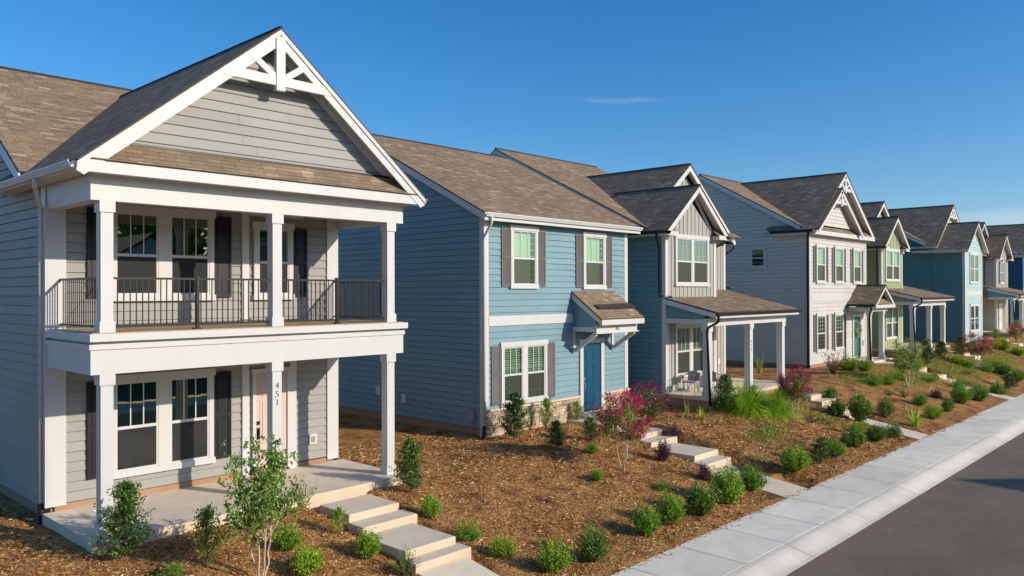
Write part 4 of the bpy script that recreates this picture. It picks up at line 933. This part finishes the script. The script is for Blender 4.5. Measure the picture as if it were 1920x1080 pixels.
# unseen woods added behind the opposite homes to darken and green the window reflections
def woods():
    n = 66000; c = [(random.uniform(-30, 75), random.uniform(-44, -35), random.uniform(11, 15)) for _ in range(70)]; P = []
    for i in range(n):
        x, y, hh = c[i % 70]; v = Vector((random.gauss(0, 1), random.gauss(0, 1), random.gauss(0, 1))).normalized() * random.uniform(.6, 1); P.append((x + v.x * 3, y + v.y * 3, max(.2, hh * (.55 + v.z * .55) * (1 if i % 3 else .35))))
    P = np.array(P); D = rng.normal(size=(n, 3)); D /= np.linalg.norm(D, axis=1)[:, None]
    me = leafmesh('woods', P, D, rng.uniform(.5, .9, n), rng.uniform(.4, .7, n), rng.uniform(0, .8, n), lf_crp); o = bpy.data.objects.new('added_woods', me); COL.objects.link(o)
    tag(o, 'unseen belt of woods added across the street to darken the glass reflections', 'woods', kind='stuff')
# ------------------------------------------------------------------ planting
def leafmesh(name, P, D, Lh, Wd, rnd, mat, fold=.25):
    """P base points, D unit directions; one folded leaf face per entry"""
    n = len(P); up = rng.normal(size=(n, 3)); up[:, 2] += .9
    S = np.cross(D, up); S /= np.linalg.norm(S, axis=1)[:, None] + 1e-9; N = np.cross(S, D)
    Lh = Lh[:, None]; Wd = Wd[:, None]
    V = np.stack([P, P + D * Lh * .45 + S * Wd * .5 + N * Wd * fold, P + D * Lh, P + D * Lh * .45 - S * Wd * .5 + N * Wd * fold], 1).reshape(-1, 3)
    me = bpy.data.meshes.new(name); me.from_pydata(V.tolist(), [], np.arange(4 * n).reshape(n, 4).tolist())
    a = me.attributes.new('rnd', 'FLOAT', 'FACE'); a.data.foreach_set('value', np.clip(rnd, 0, 1).astype(np.float32))
    me.materials.append(mat); return me
def unit(v): return v / (np.linalg.norm(v, axis=-1, keepdims=True) + 1e-9)
class Plant:
    def __init__(s): s.P = []; s.D = []; s.L = []; s.W = []; s.R = []; s.stem = MB(); s.fP = []; s.fD = []; s.bl = MB()
    def leaves(s, pts, dirs, ll, lw, n, jit, tone=0.0):
        """n leaves scattered along a polyline of points"""
        i = rng.uniform(0, len(pts) - 1, n); k = np.minimum(i.astype(int), len(pts) - 2); f = (i - k)[:, None]
        p = pts[k] * (1 - f) + pts[k + 1] * f + rng.normal(size=(n, 3)) * jit
        d = unit(dirs + rng.normal(size=(n, 3)) * .75 + np.array([0, 0, .25]))
        s.P.append(p); s.D.append(d); s.L.append(ll * rng.uniform(.6, 1.25, n)); s.W.append(lw * rng.uniform(.7, 1.2, n)); s.R.append(np.clip(rng.normal(.5 + tone, .2, n), 0, 1))
    def curve(s, a, b, sag=0.0, n=6, wig=.02):
        t = np.linspace(0, 1, n)[:, None]; mid = (a + b) / 2 + np.array([0, 0, sag]); c = (1 - t) ** 2 * a + 2 * t * (1 - t) * mid + t * t * b
        c[1:-1] += rng.normal(size=(n - 2, 3)) * wig; return c
    def flowers(s, p, r, n):
        q = p + rng.normal(size=(n, 3)) * r; s.fP.append(q); s.fD.append(unit(q - p + rng.normal(size=(n, 3)) * .02 + np.array([0, 0, .01])))
    def blade(s, base, d, ln, w, droop, seg=4):
        d = np.array(d, float); side = unit(np.cross(d, [0, 0, 1.0]) + 1e-6); p = np.array(base, float); prev = None; r = float(np.clip(rng.normal(.5, .25), 0, 1))
        for k in range(seg + 1):
            ww = w * (1 - (k / seg) ** 1.6) + .001; a, b = p - side * ww / 2, p + side * ww / 2
            if prev is not None: s.bl.add([prev[0], prev[1], b, a], r)
            prev = (a, b); d = unit(d + np.array([0, 0, -droop / seg])); p = p + d * ln / seg
    def done(s, name, leaf_mat, stem_mat=None, fl_mat=None):
        parts = []
        if s.P:
            me = leafmesh('foliage', np.concatenate(s.P), np.concatenate(s.D), np.concatenate(s.L), np.concatenate(s.W), np.concatenate(s.R), leaf_mat); parts.append(('foliage', me))
        if s.bl.f:
            o = s.bl.build('leaf_blades', leaf_mat); parts.append(('leaf_blades', o.data)); bpy.data.objects.remove(o)
        if s.stem.f:
            o = s.stem.build('stem', stem_mat or dbark); parts.append(('trunk' if 'crape' in name else 'stem', o.data)); bpy.data.objects.remove(o)
        if s.fP:
            P = np.concatenate(s.fP); D = np.concatenate(s.fD); n = len(P)
            parts.append(('flowers', leafmesh('flowers', P, D, rng.uniform(.025, .05, n), rng.uniform(.022, .045, n), rng.uniform(0, 1, n), fl_mat or flw)))
        return parts
def bush(H, R, ns, per, ll, lw, mat, start=.25, zc=.45, tone=0, jit=.03, name='bush', fl=None, flat=1.0):
    p = Plant()
    lobes = [(rng.uniform(0, 6.28), rng.uniform(.75, 1.2)) for _ in range(5)]
    for i in range(ns):
        az = rng.uniform(0, 6.28); el = math.asin(rng.uniform(-.2, 1)); k = .92 + .26 * sum(max(0, math.cos(az - a)) ** 3 * (b - .95) * 3 for a, b in lobes[:4]) + rng.normal(0, .15)
        if rng.random() < .12: k += rng.uniform(.1, .35)
        k = max(k, .45)
        tip = np.array([R * math.cos(el) * math.cos(az) * k, R * math.cos(el) * math.sin(az) * k, H * (zc + (1 - zc) * math.sin(el) * k) if el > 0 else H * (zc + zc * .9 * math.sin(el))])
        a = np.array([tip[0] * .12, tip[1] * .12, 0]); c = p.curve(a, tip, .06 * H)
        p.stem.tube(c[::2], [.008, .005, .003], 4)
        j = int(start * (len(c) - 1)); d = unit(c[-1] - c[-3]); p.leaves(c[j:], d, ll, lw, per, jit, tone + rng.normal(0, .07))
        if fl and rng.random() < fl: p.flowers(c[-1] + np.array([0, 0, .01]), .035, 26)
    return p.done(name, mat, fl_mat=flw_y if name == 'yellow' else flw)
def conical(H, R, ns, per, ll, lw, mat, up=.5, low=.06, jit=.03, name='conical', bare=0, tone=0):
    p = Plant(); lead = p.curve(np.zeros(3), np.array([rng.normal(0, .04), rng.normal(0, .04), H]), 0, 8, .012); p.stem.tube(lead, [.016 * (1 - i / 9) + .003 for i in range(8)], 5)
    for i in range(ns):
        t = low + (1 - low) * (i + rng.random()) / ns; az = rng.uniform(0, 6.28); L_ = R * ((1 - t) ** .65 * 1.0 + .1) * rng.uniform(.45, 1.45) * (min(1, .6 + t * 2.2))
        base = np.array([lead[int(t * 7)][0], lead[int(t * 7)][1], t * H * .96]); tip = base + np.array([math.cos(az) * L_, math.sin(az) * L_, up * L_])
        c = p.curve(base, tip, -.04, 5, .012); p.stem.tube(c[::2], [.006, .004, .002], 4)
        p.leaves(c[1:], unit(tip - base), ll, lw, per, jit, tone + rng.normal(0, .07))
    p.leaves(lead[4:], np.array([0, 0, 1.0]), ll, lw, per, jit * .6)
    return p.done(name, mat)
def crape(H, R, flower, leaf_mat, name='crape_myrtle', nt=3, trunk=.42, dens=1.0, fl_low=False):
    p = Plant()
    for k in range(nt):
        az = k * 6.28 / nt + rng.uniform(-.4, .4); b = np.array([math.cos(az) * .05, math.sin(az) * .05, 0]); sp = rng.uniform(.25, .4)
        t1 = np.array([math.cos(az) * R * sp, math.sin(az) * R * sp, H * trunk]); c = p.curve(b, t1, .0, 6, .012); p.stem.tube(c, [.02, .018, .017, .016, .015, .014], 6)
        for j in range(int(9 * dens)):
            a2 = az + rng.normal(0, 1.1); rr = R * rng.uniform(.35, 1.0); top = np.array([math.cos(a2) * rr, math.sin(a2) * rr, H * rng.uniform(trunk + .12, 1.0) * (1 - .16 * rr / R)])
            c2 = p.curve(t1 * rng.uniform(.85, 1.0), top, .06, 6, .03); p.stem.tube(c2[::2], [.009, .006, .003], 4)
            for m_ in range(4):
                q = c2[rng.integers(2, 6)]; e = q + rng.normal(size=3) * np.array([.16, .16, .13]) * R / .6; c3 = p.curve(q, e, .02, 4, .01); p.stem.tube(c3[::3], [.004, .002], 4)
                p.leaves(c3, unit(e - q), .078, .044, int(15 * dens), .028, rng.normal(0, .08))
            p.leaves(c2[2:], unit(top - t1), .078, .044, int(24 * dens), .045)
            if flower and rng.random() < flower: p.flowers(top + np.array([0, 0, .03]), np.array([.06, .06, .08]), 150)
        if flower and k == 0: p.flowers(t1 + np.array([-.35 * R, -.2, -.02]), .06, 120)
    return p.done(name, leaf_mat, bark)
def blades(n, ln, w, mat, spread=.5, droop=.8, r0=.06, name='blades'):
    p = Plant()
    for i in range(n):
        az = rng.uniform(0, 6.28); s_ = abs(rng.normal(0, spread)); d = unit(np.array([math.cos(az) * s_, math.sin(az) * s_, 1.0])); rr = r0 * math.sqrt(rng.random())
        p.blade((math.cos(az) * rr, math.sin(az) * rr, 0), d, ln * rng.uniform(.55, 1.1), w * rng.uniform(.7, 1.2), droop * rng.uniform(.4, 1.3))
    return p.done(name, mat)
lf_mid = attr_mat('leaves_mid', [(0, (.05, .12, .02)), (.5, (.15, .31, .035)), (1, (.40, .56, .09))], .35, .5, .18)
KIND = {}
def proto(kind, dims, *vs): KIND[kind] = (dims, vs)
proto('box', (.62, .34), *[bush(.6, .31, 110 + 10 * k, 26, .046, .030, lf_box, .35) for k in range(4)])
proto('box_d', (.62, .34), *[bush(.6, .31, 110 + 10 * k, 26, .048, .032, lf_mid, .35) for k in range(4)])
proto('spread', (.42, .40), *[bush(.40, .38, 110, 24, .040, .020, lf_box, .3, .35) for _ in range(2)])
proto('holly', (1.3, .42), *[conical(1.25, .42, 120, 34, .058, .034, lf_hol) for _ in range(2)])
proto('loose', (1.0, .36), *[conical(.95, .34, 62, 22, .054, .03, lf_crp, 1.0) for _ in range(2)])
proto('sparse', (.8, .4), bush(.78, .38, 26, 14, .05, .026, lf_red, .3, .5))
proto('rose', (1.1, .45), bush(1.05, .42, 34, 18, .06, .034, lf_red, .25, .5))
proto('spiky', (.5, .3), bush(.48, .26, 34, 24, .04, .013, lf_mid, .1, .6, 0, .012))
proto('purple', (.6, .36), *[bush(.56, .33, 70, 26, .044, .026, lf_pur, .2, .4) for _ in range(2)])
proto('purple_d', (.6, .36), bush(.5, .34, 26, 14, .046, .022, lf_red, .25, .4), )
proto('crape', (2.35, .72), *[crape(2.3, .66, f, lf_crp, dens=d) for f, d in ((1.0, 1.0), (1.0, 1.3))])
proto('crape_young', (2.6, .72), *[crape(2.55, .66, 0, lf_crp, nt=4, trunk=.32, dens=1.2) for _ in range(2)])
proto('crape_bush', (1.5, .8), bush(1.45, .72, 110, 36, .056, .032, lf_hol, .3, .5, .05, .05, 'flowering_bush', fl=.75))
proto('yellow', (.7, .4), bush(.68, .36, 50, 18, .04, .02, lf_box, .3, .5, name='yellow', fl=.9))
proto('iris', (1.0, .35), blades(40, 1.05, .04, lf_lim, .25, .6), blades(26, 1.0, .03, lf_gnd, .3, .6))
proto('yucca', (.7, .5), blades(90, .75, .035, lf_hol, .9, .3))
proto('feather', (1.55, .85), blades(2000, 1.3, .018, lf_lim, .95, 1.6, .45), blades(1800, 1.2, .018, lf_lim, 1.05, 1.7, .5))
NAMES = {'box': ('boxwood', 'shrub', 'small evergreen shrubs in the mulch beds'), 'box_d': ('boxwood', 'shrub', 'small evergreen shrubs in the mulch beds'), 'spread': ('low_bush', 'shrub', 'low perennial bushes'),
         'holly': ('holly', 'shrub', 'pointed hollies by the houses'), 'loose': ('young_shrub', 'shrub', 'loose upright shrubs'), 'sparse': ('young_shrub', 'shrub', 'loose upright shrubs'), 'rose': ('rose_bush', 'shrub', None),
         'spiky': ('spiky_shrub', 'shrub', None), 'purple': ('purple_shrub', 'shrub', 'purple leaved shrubs'), 'purple_d': ('purple_shrub', 'shrub', 'purple leaved shrubs'), 'crape': ('crape_myrtle', 'tree', 'crape myrtles in the mulch'),
         'crape_young': ('young_tree', 'tree', 'crape myrtles in the mulch'), 'crape_bush': ('flowering_bush', 'shrub', None), 'yellow': ('flowering_plant', 'plant', None), 'iris': ('strappy_plant', 'plant', 'strappy leaved clumps'),
         'yucca': ('yucca', 'plant', None), 'feather': ('feathery_clump', 'plant', 'feathery green clumps')}
PLANTS = [
    ('holly', 5.38, 14.21, 1.39, 0.8, 'dark glossy holly in front of the left porch column of the grey house'),
    ('loose', 6.42, 13.23, 1.02, 0.66, 'loose light green shrub left of the young tree, before the grey porch slab'),
    ('crape_young', 6.92, 12.31, 2.68, 1.35, 'young leafy tree without flowers in front of the pink door'),
    ('box', 7.9, 13.09, 0.51, 0.57, 'small dark green shrub just behind the trunk of the young tree at the grey porch'),
    ('box', 7.71, 12.18, 0.56, 0.58, 'low rounded shrub right of the young tree, nearest of the two at its foot'),
    ('sparse', 9.22, 14.69, 0.64, 0.63, "thin shrub with reddish leaf tips beside the grey house's middle porch column"),
    ('loose', 9.05, 13.17, 0.57, 0.48, 'small upright shrub by the top landing of the grey house steps'),
    ('box', 9.03, 12.15, 0.53, 0.48, 'small green shrub left of the lowest landing of the grey house steps'),
    ('spiky', 9.21, 11.31, 0.5, 0.56, 'spiky little shrub at the foot of the grey house steps'),
    ('loose', 5.78, 13.12, 0.26, 0.55, 'low light green shrub at the very bottom edge below the grey porch'),
    ('holly', 11.63, 14.08, 1.25, 0.7, "slender tall holly right of the grey house's right porch column"),
    ('box', 11.18, 12.87, 0.52, 0.41, 'small yellow-green bush right of the top landing of the grey house steps'),
    ('spread', 11.21, 11.72, 0.4, 0.52, 'low spreading bush beside the second landing of the grey house steps'),
    ('spread', 11.32, 10.89, 0.46, 0.55, 'low spreading bush right of the lowest grey house step'),
    ('box', 11.75, 9.91, 0.62, 0.64, 'bright yellow-green bush nearest the bottom of the sidewalk bed'),
    ('box_d', 12.75, 9.76, 0.74, 0.68, 'dense glossy boxwood, largest in the bed right of the grey house path'),
    ('box', 14.88, 9.91, 0.66, 0.66, 'upright light green boxwood, first of the row of four rising to the blue house path'),
    ('box', 15.95, 9.94, 0.75, 0.72, 'tall fresh green boxwood, second in the row leading to the blue house path'),
    ('box_d', 17.16, 9.83, 0.77, 0.85, 'wide dark boxwood, third in the row leading to the blue house path'),
    ('box', 18.54, 9.86, 0.94, 0.79, 'bushy green boxwood just left of the blue house garden path'),
    ('box', 20.13, 10.01, 0.69, 0.81, 'round boxwood hiding the start of the blue house garden path'),
    ('box', 16.43, 12.44, 0.36, 0.41, 'tiny bush alone in the open mulch below the blue house window'),
    ('spread', 17.67, 11.25, 0.28, 0.44, 'tiny flat bush left of the purple leaved shrubs by the blue house steps'),
    ('box', 18.03, 13.81, 0.3, 0.36, "very small bush under the blue front door's left side"),
    ('holly', 17.66, 16.49, 1.49, 1.0, 'large pointed holly in front of the stone base at the blue house corner'),
    ('loose', 19.62, 16.9, 1.06, 0.59, "narrow holly under the blue house's ground floor window"),
    ('holly', 17.5, 14.71, 0.87, 0.67, 'dark narrow shrub in front of the narrow holly under the blue window'),
    ('loose', 21.5, 17.12, 0.93, 0.44, 'thin upright shrub at the stone wall left of the blue front door'),
    ('holly', 19.26, 14.79, 0.74, 0.65, 'round dark holly just below the blue front door'),
    ('crape', 17.78, 12.58, 2.44, 1.62, 'crape myrtle with magenta flowers and three pale trunks before the blue door'),
    ('crape_bush', 22.98, 15.28, 1.46, 1.6, 'magenta flowering bush behind the crape myrtle at the blue house corner'),
    ('purple', 19.6, 12.47, 0.67, 0.58, 'purple leaved shrub beside the middle of the blue house steps'),
    ('purple', 19.58, 11.12, 0.54, 0.56, 'purple leaved shrub at the bottom of the blue house steps'),
    ('purple', 22.47, 13.99, 0.57, 0.66, 'purple leaved shrub behind the top landing of the blue house steps'),
    ('purple_d', 22.54, 12.74, 0.54, 0.71, 'brownish thin shrub in the mulch right of the blue house steps'),
    ('purple', 21.76, 10.95, 0.47, 0.69, 'dark purple shrub right of the lowest blue house step'),
    ('yucca', 27.53, 18.48, 0.66, 0.96, 'dark spiky yucca against the slate blue side wall'),
    ('iris', 27.06, 17.21, 1.18, 1.05, 'tall strappy clump left of the slate house porch'),
    ('iris', 24.87, 14.83, 0.72, 0.42, 'single small strappy plant in the mulch before the slate house porch'),
    ('holly', 26.47, 14.24, 1.44, 0.89, "dark holly in front of the slate house porch's left column"),
    ('feather', 27.37, 13.81, 1.3, 1.65, 'large feathery bright green clump before the slate house porch'),
    ('feather', 28.22, 13.22, 1.19, 1.59, 'lower feathery green clump right of the big one at the slate porch'),
    ('crape', 28.08, 12.26, 2.2, 1.2, 'crape myrtle with deep pink flowers right of the slate house porch'),
    ('purple_d', 28.86, 12.02, 0.59, 0.63, 'small maroon shrub right of the slate house crape myrtle'),
    ('box', 23.0, 10.08, 0.76, 0.79, 'yellow-green bush first in the kerbside row below the slate house'),
    ('holly', 24.58, 9.97, 0.83, 0.76, 'dark green bush second in the kerbside row below the slate house'),
    ('box', 26.02, 10.02, 0.55, 0.62, 'small bush third in the kerbside row below the slate house'),
    ('box_d', 27.88, 10.06, 0.67, 0.69, 'dark bush fourth in the kerbside row, near the slate house path'),
    ('box_d', 29.56, 9.96, 0.61, 0.72, 'dark bush fifth in the kerbside row, left of the path to the sidewalk'),
    ('box_d', 30.87, 9.82, 0.53, 0.63, 'dark bush at the end of the row beside the slate house path'),
    ('box_d', 33.15, 13.01, 0.75, 0.71, 'dark round bush beside the steps right of the deep pink crape myrtle'),
    ('box_d', 31.01, 11.89, 0.78, 0.7, 'round dark bush overhanging the slate house steps'),
    ('box_d', 31.51, 11.23, 1.15, 0.86, 'tall dark bush right of the slate house steps'),
    ('box_d', 33.69, 11.0, 0.79, 0.69, 'upright dark bush alone in the mulch below the off-white house'),
    ('iris', 33.74, 9.9, 0.88, 0.8, 'strappy yellow-green clump near the sidewalk below the off-white house'),
    ('box', 36.28, 9.94, 0.67, 0.76, 'bright bush right of the strappy clump near the sidewalk'),
    ('box_d', 38.84, 10.03, 0.66, 0.66, 'small dark bush before the off-white house path, nearest the sidewalk'),
    ('box', 41.64, 10.19, 0.95, 0.95, 'wide bush left of the off-white house path'),
    ('box', 43.82, 9.95, 0.83, 0.88, 'bright bush beside the off-white house path end'),
    ('box_d', 47.56, 9.96, 0.92, 0.83, 'dark bush right of the off-white house path'),
    ('holly', 50.17, 9.92, 0.87, 0.87, 'bluish green bush second right of the off-white house path'),
    ('spread', 38.8, 13.14, 0.6, 0.8, 'dark low bush in the mulch before the gabled porch of the off-white house'),
    ('rose', 39.72, 15.43, 1.19, 1.06, 'open rose bush under the off-white house windows'),
    ('spread', 41.41, 15.27, 0.76, 1.2, 'leafy perennial mass under the off-white house windows'),
    ('spread', 41.59, 14.54, 0.7, 0.97, "leafy perennial mass by the off-white house's gabled porch"),
    ('spread', 41.94, 12.93, 0.53, 0.79, 'low green bush beside the upper steps of the off-white house'),
    ('crape_young', 40.9, 12.27, 2.66, 1.59, 'young tree with light green leaves before the sage green house'),
    ('holly', 48.89, 13.7, 1.51, 1.09, 'tall dark green holly before the sage green porch columns'),
    ('spread', 44.2, 12.29, 0.33, 0.93, 'small flat bush over the steps of the off-white house'),
    ('spread', 46.33, 11.86, 0.67, 0.62, 'small yellowish bush in the weedy bed before the sage green house'),
    ('spread', 46.44, 12.65, 0.4, 0.46, 'tiny dark bush in the weedy bed before the sage green house'),
    ('holly', 56.31, 13.85, 1.25, 0.95, 'dark pointed shrub at the teal side wall'),
    ('crape', 53.25, 12.14, 2.4, 1.58, 'distant crape myrtle with magenta flowers before the pale blue house'),
    ('yellow', 63.37, 13.39, 0.74, 0.74, 'yellow flowering plant beside the distant crape myrtle'),
    ('box', 64.09, 13.08, 0.89, 0.89, 'lime green bush right of the yellow flowers'),
    ('loose', 72.07, 13.8, 1.66, 1.25, 'young light tree at the right edge before the tan panelled house'),
    ('box', 64.18, 12.2, 0.74, 0.96, 'greenish bush at the right edge below the tan panelled house'),
    ('loose', 70.45, 14.81, 1.07, 0.91, 'thin shrub before the tan panelled house porch'),
    ('spread', 53.24, 11.69, 0.56, 0.82, 'green perennial clump right of the farthest crape myrtle trunk'),
    ('box_d', 54.19, 11.07, 0.63, 0.95, 'wide dark shrub beyond the farthest steps'),
    ('box', 53.7, 10.22, 0.74, 0.93, 'low green shrub at the right edge near the farthest steps'),
    ('iris', 37.86, 18.4, 1.21, 0.81, "tall thin plant against the off-white house's shaded side wall"),
    ('iris', 41.25, 20.99, 0.8, 0.54, "small strappy plant behind the slate porch's middle column"),
    ('purple_d', 38.01, 12.22, 0.48, 0.63, 'maroon leaved shrub in the mulch above the strappy clump'),
    ('purple', 40.82, 11.06, 0.45, 0.6, 'purple shrub above the row of dark bushes near the off-white house path'),
    ('spread', 29.86, 10.76, 0.43, 0.58, 'green bush overhanging the lower end of the slate house path'),
    ('box', 30.65, 13.9, 0.55, 0.55, 'small lime bush behind the feathery clump at the slate porch'),
    ('purple_d', 25.61, 11.04, 0.42, 0.53, 'thin reddish shrub above the kerbside row below the slate house'),
    ('spread', 47.01, 13.61, 0.53, 0.76, 'yellow-green perennial tuft left of the sage porch holly'),
    ('spread', 52.39, 12.47, 0.56, 0.81, 'bright tuft just left of the farthest crape myrtle trunk'),
    ('purple_d', 49.86, 11.95, 0.48, 0.66, 'reddish tuft below the farthest crape myrtle'),
    ('holly', 53.38, 14.15, 0.91, 0.85, 'dark bush between the sage porch columns'),
    ('spread', 57.36, 12.59, 0.54, 0.81, 'lime perennial tuft behind the farthest crape myrtle'),
    ('spiky', 38.69, 11.82, 0.51, 0.58, 'spiky weed tuft in the open mulch below the off-white steps'),
    ('spread', 39.94, 12.91, 0.56, 0.86, 'bright weedy perennial between the off-white house steps and its gabled porch'),
    ('box', 38.13, 10.98, 0.57, 0.66, 'round green bush above the bright bush by the sidewalk'),
    ('spread', 45.28, 11.15, 0.54, 0.82, 'lime tuft just above the wide bush left of the off-white house path'),
    ('box_d', 27.69, 10.26, 0.47, 0.51, 'small dark bush just above the kerbside row at the slate house path'),
    ('iris', 29.15, 10.99, 0.58, 0.69, 'strappy green clump beside the lower slate house path'),
    ('spread', 52.16, 12.97, 0.63, 0.88, 'fresh green perennial before the sage porch right column'),
    ('spread', 55.98, 11.78, 0.59, 0.92, 'fresh green perennial beyond the farthest crape myrtle'),
    ('crape', 69.08, 13.13, 1.75, 1.35, 'small magenta flowered tree at the right edge before the tan panelled house'),
    ('loose', 29.16, 14.44, 0.54, 0.5, 'bright little shrub between the dark holly and the feathery clump'),
    ('iris', 24.76, 14.17, 0.52, 0.37, 'thin strappy tuft before the slate porch downspout'),
]
cnt = {}
for kind, x, y, h, wd, lab in PLANTS:
    (H0, R0), vs = KIND[kind]; i = cnt.get(kind, 0); cnt[kind] = i + 1; parts = vs[i % len(vs)]
    nm, cat, grp = NAMES[kind]; z = lump(x, y, ground_z(x, y)) - .015
    o = empty(nm, (x, y, z), lab, cat, grp); o.rotation_euler = (0, 0, random.uniform(0, 6.28)); sz = h / H0; sw = wd / 2 / R0
    o.scale = (sw * random.uniform(.92, 1.12), sw * random.uniform(.92, 1.12), sz * random.uniform(.95, 1.06))
    for pn, me in parts:
        c = bpy.data.objects.new(pn, me); COL.objects.link(c); c.parent = o
# bark chips strewn over the bed (uncountable)
BLOCK = [(5.0, 12.1, 14.6, 40), (17.2, 25.1, 17.3, 40), (26.3, 33.6, 14.55, 40), (40.8, 49.2, 17, 40)]
def free(x, y):
    for a, b, c, d in BLOCK:
        if a < x < b and c < y < d: return False
    for x0, x1, rows in CARVE:
        if x0 - .02 < x < x1 + .02 and rows[0][0] <= y <= rows[-1][1]: return False
    return True
N = 95000; P = []; S_ = []
while len(P) < N:
    x = 1.0 + 33 * random.random() ** 1.45; y = random.uniform(9.32, 19.5)
    if free(x, y) and noise.noise(Vector((x * 2.3, y * 2.3, 9))) > -.35 * random.random() - .1: P.append((x, y, lump(x, y, ground_z(x, y)) + random.uniform(.0, .014)))
for _ in range(1100):      # a few chips spilt on the pavement edge
    x = 10 + 30 * random.random() ** 1.3; P.append((x, 9.2 - abs(random.gauss(0, .09)), .026)); N += 1
P = np.array(P); a = rng.uniform(0, 6.28, N); D = unit(np.stack([np.cos(a), np.sin(a), rng.normal(0, .22, N)], 1)); k = 1 + P[:, 0] / 40
me = leafmesh('bark_chips', P, D, rng.gamma(4, .017, N) * k, rng.uniform(.007, .022, N) * k, np.clip(rng.normal(.42, .24, N), 0, 1), chipm, .1)
o = bpy.data.objects.new('bark_chips', me); COL.objects.link(o); tag(o, 'shredded bark chips strewn over the planting beds', 'mulch', kind='stuff')
# weeds and creeping green patches (uncountable)
PATCH = [(25.5, 12.2, .9, .5, 400), (26.4, 12.4, .6, .4, 250), (39.5, 13.9, 1.6, 1.0, 900), (43.5, 13.2, 3.0, 1.1, 1800), (48.5, 12.6, 3.5, 1.2, 2200), (52, 13.0, 3.5, 1.5, 2400), (57.5, 12.2, 4, 1.3, 1800),
         (64, 12.6, 5, 1.5, 1500), (30.0, 12.0, 1.0, .5, 300), (31.6, 10.8, 1.0, .5, 350), (22.8, 11.2, .7, .3, 60), (54.5, 15.2, 3, .8, 900), (36, 10.6, 3, .6, 160), (13.5, 9.5, 3, .1, 25), (29, 13.2, 1.5, .5, 350)]
P = []
for cx, cy, rx, ry, n in PATCH:
    for _ in range(int(n * 2.3)):
        x = random.gauss(cx, rx * .55); y = random.gauss(cy, ry * .55)
        if 9.35 < y and free(x, y): P.append((x, y, lump(x, y, ground_z(x, y))))
P = np.array(P); N = len(P); a = rng.uniform(0, 6.28, N); D = unit(np.stack([np.cos(a) * .7, np.sin(a) * .7, rng.uniform(.2, 1.2, N)], 1))
me = leafmesh('weeds', P, D, rng.uniform(.05, .16, N), rng.uniform(.02, .04, N), rng.uniform(0, 1, N), lf_gnd)
o = bpy.data.objects.new('weeds', me); COL.objects.link(o); tag(o, 'patches of creeping weeds and clover greening the far mulch beds', 'weeds', kind='stuff')

woods()
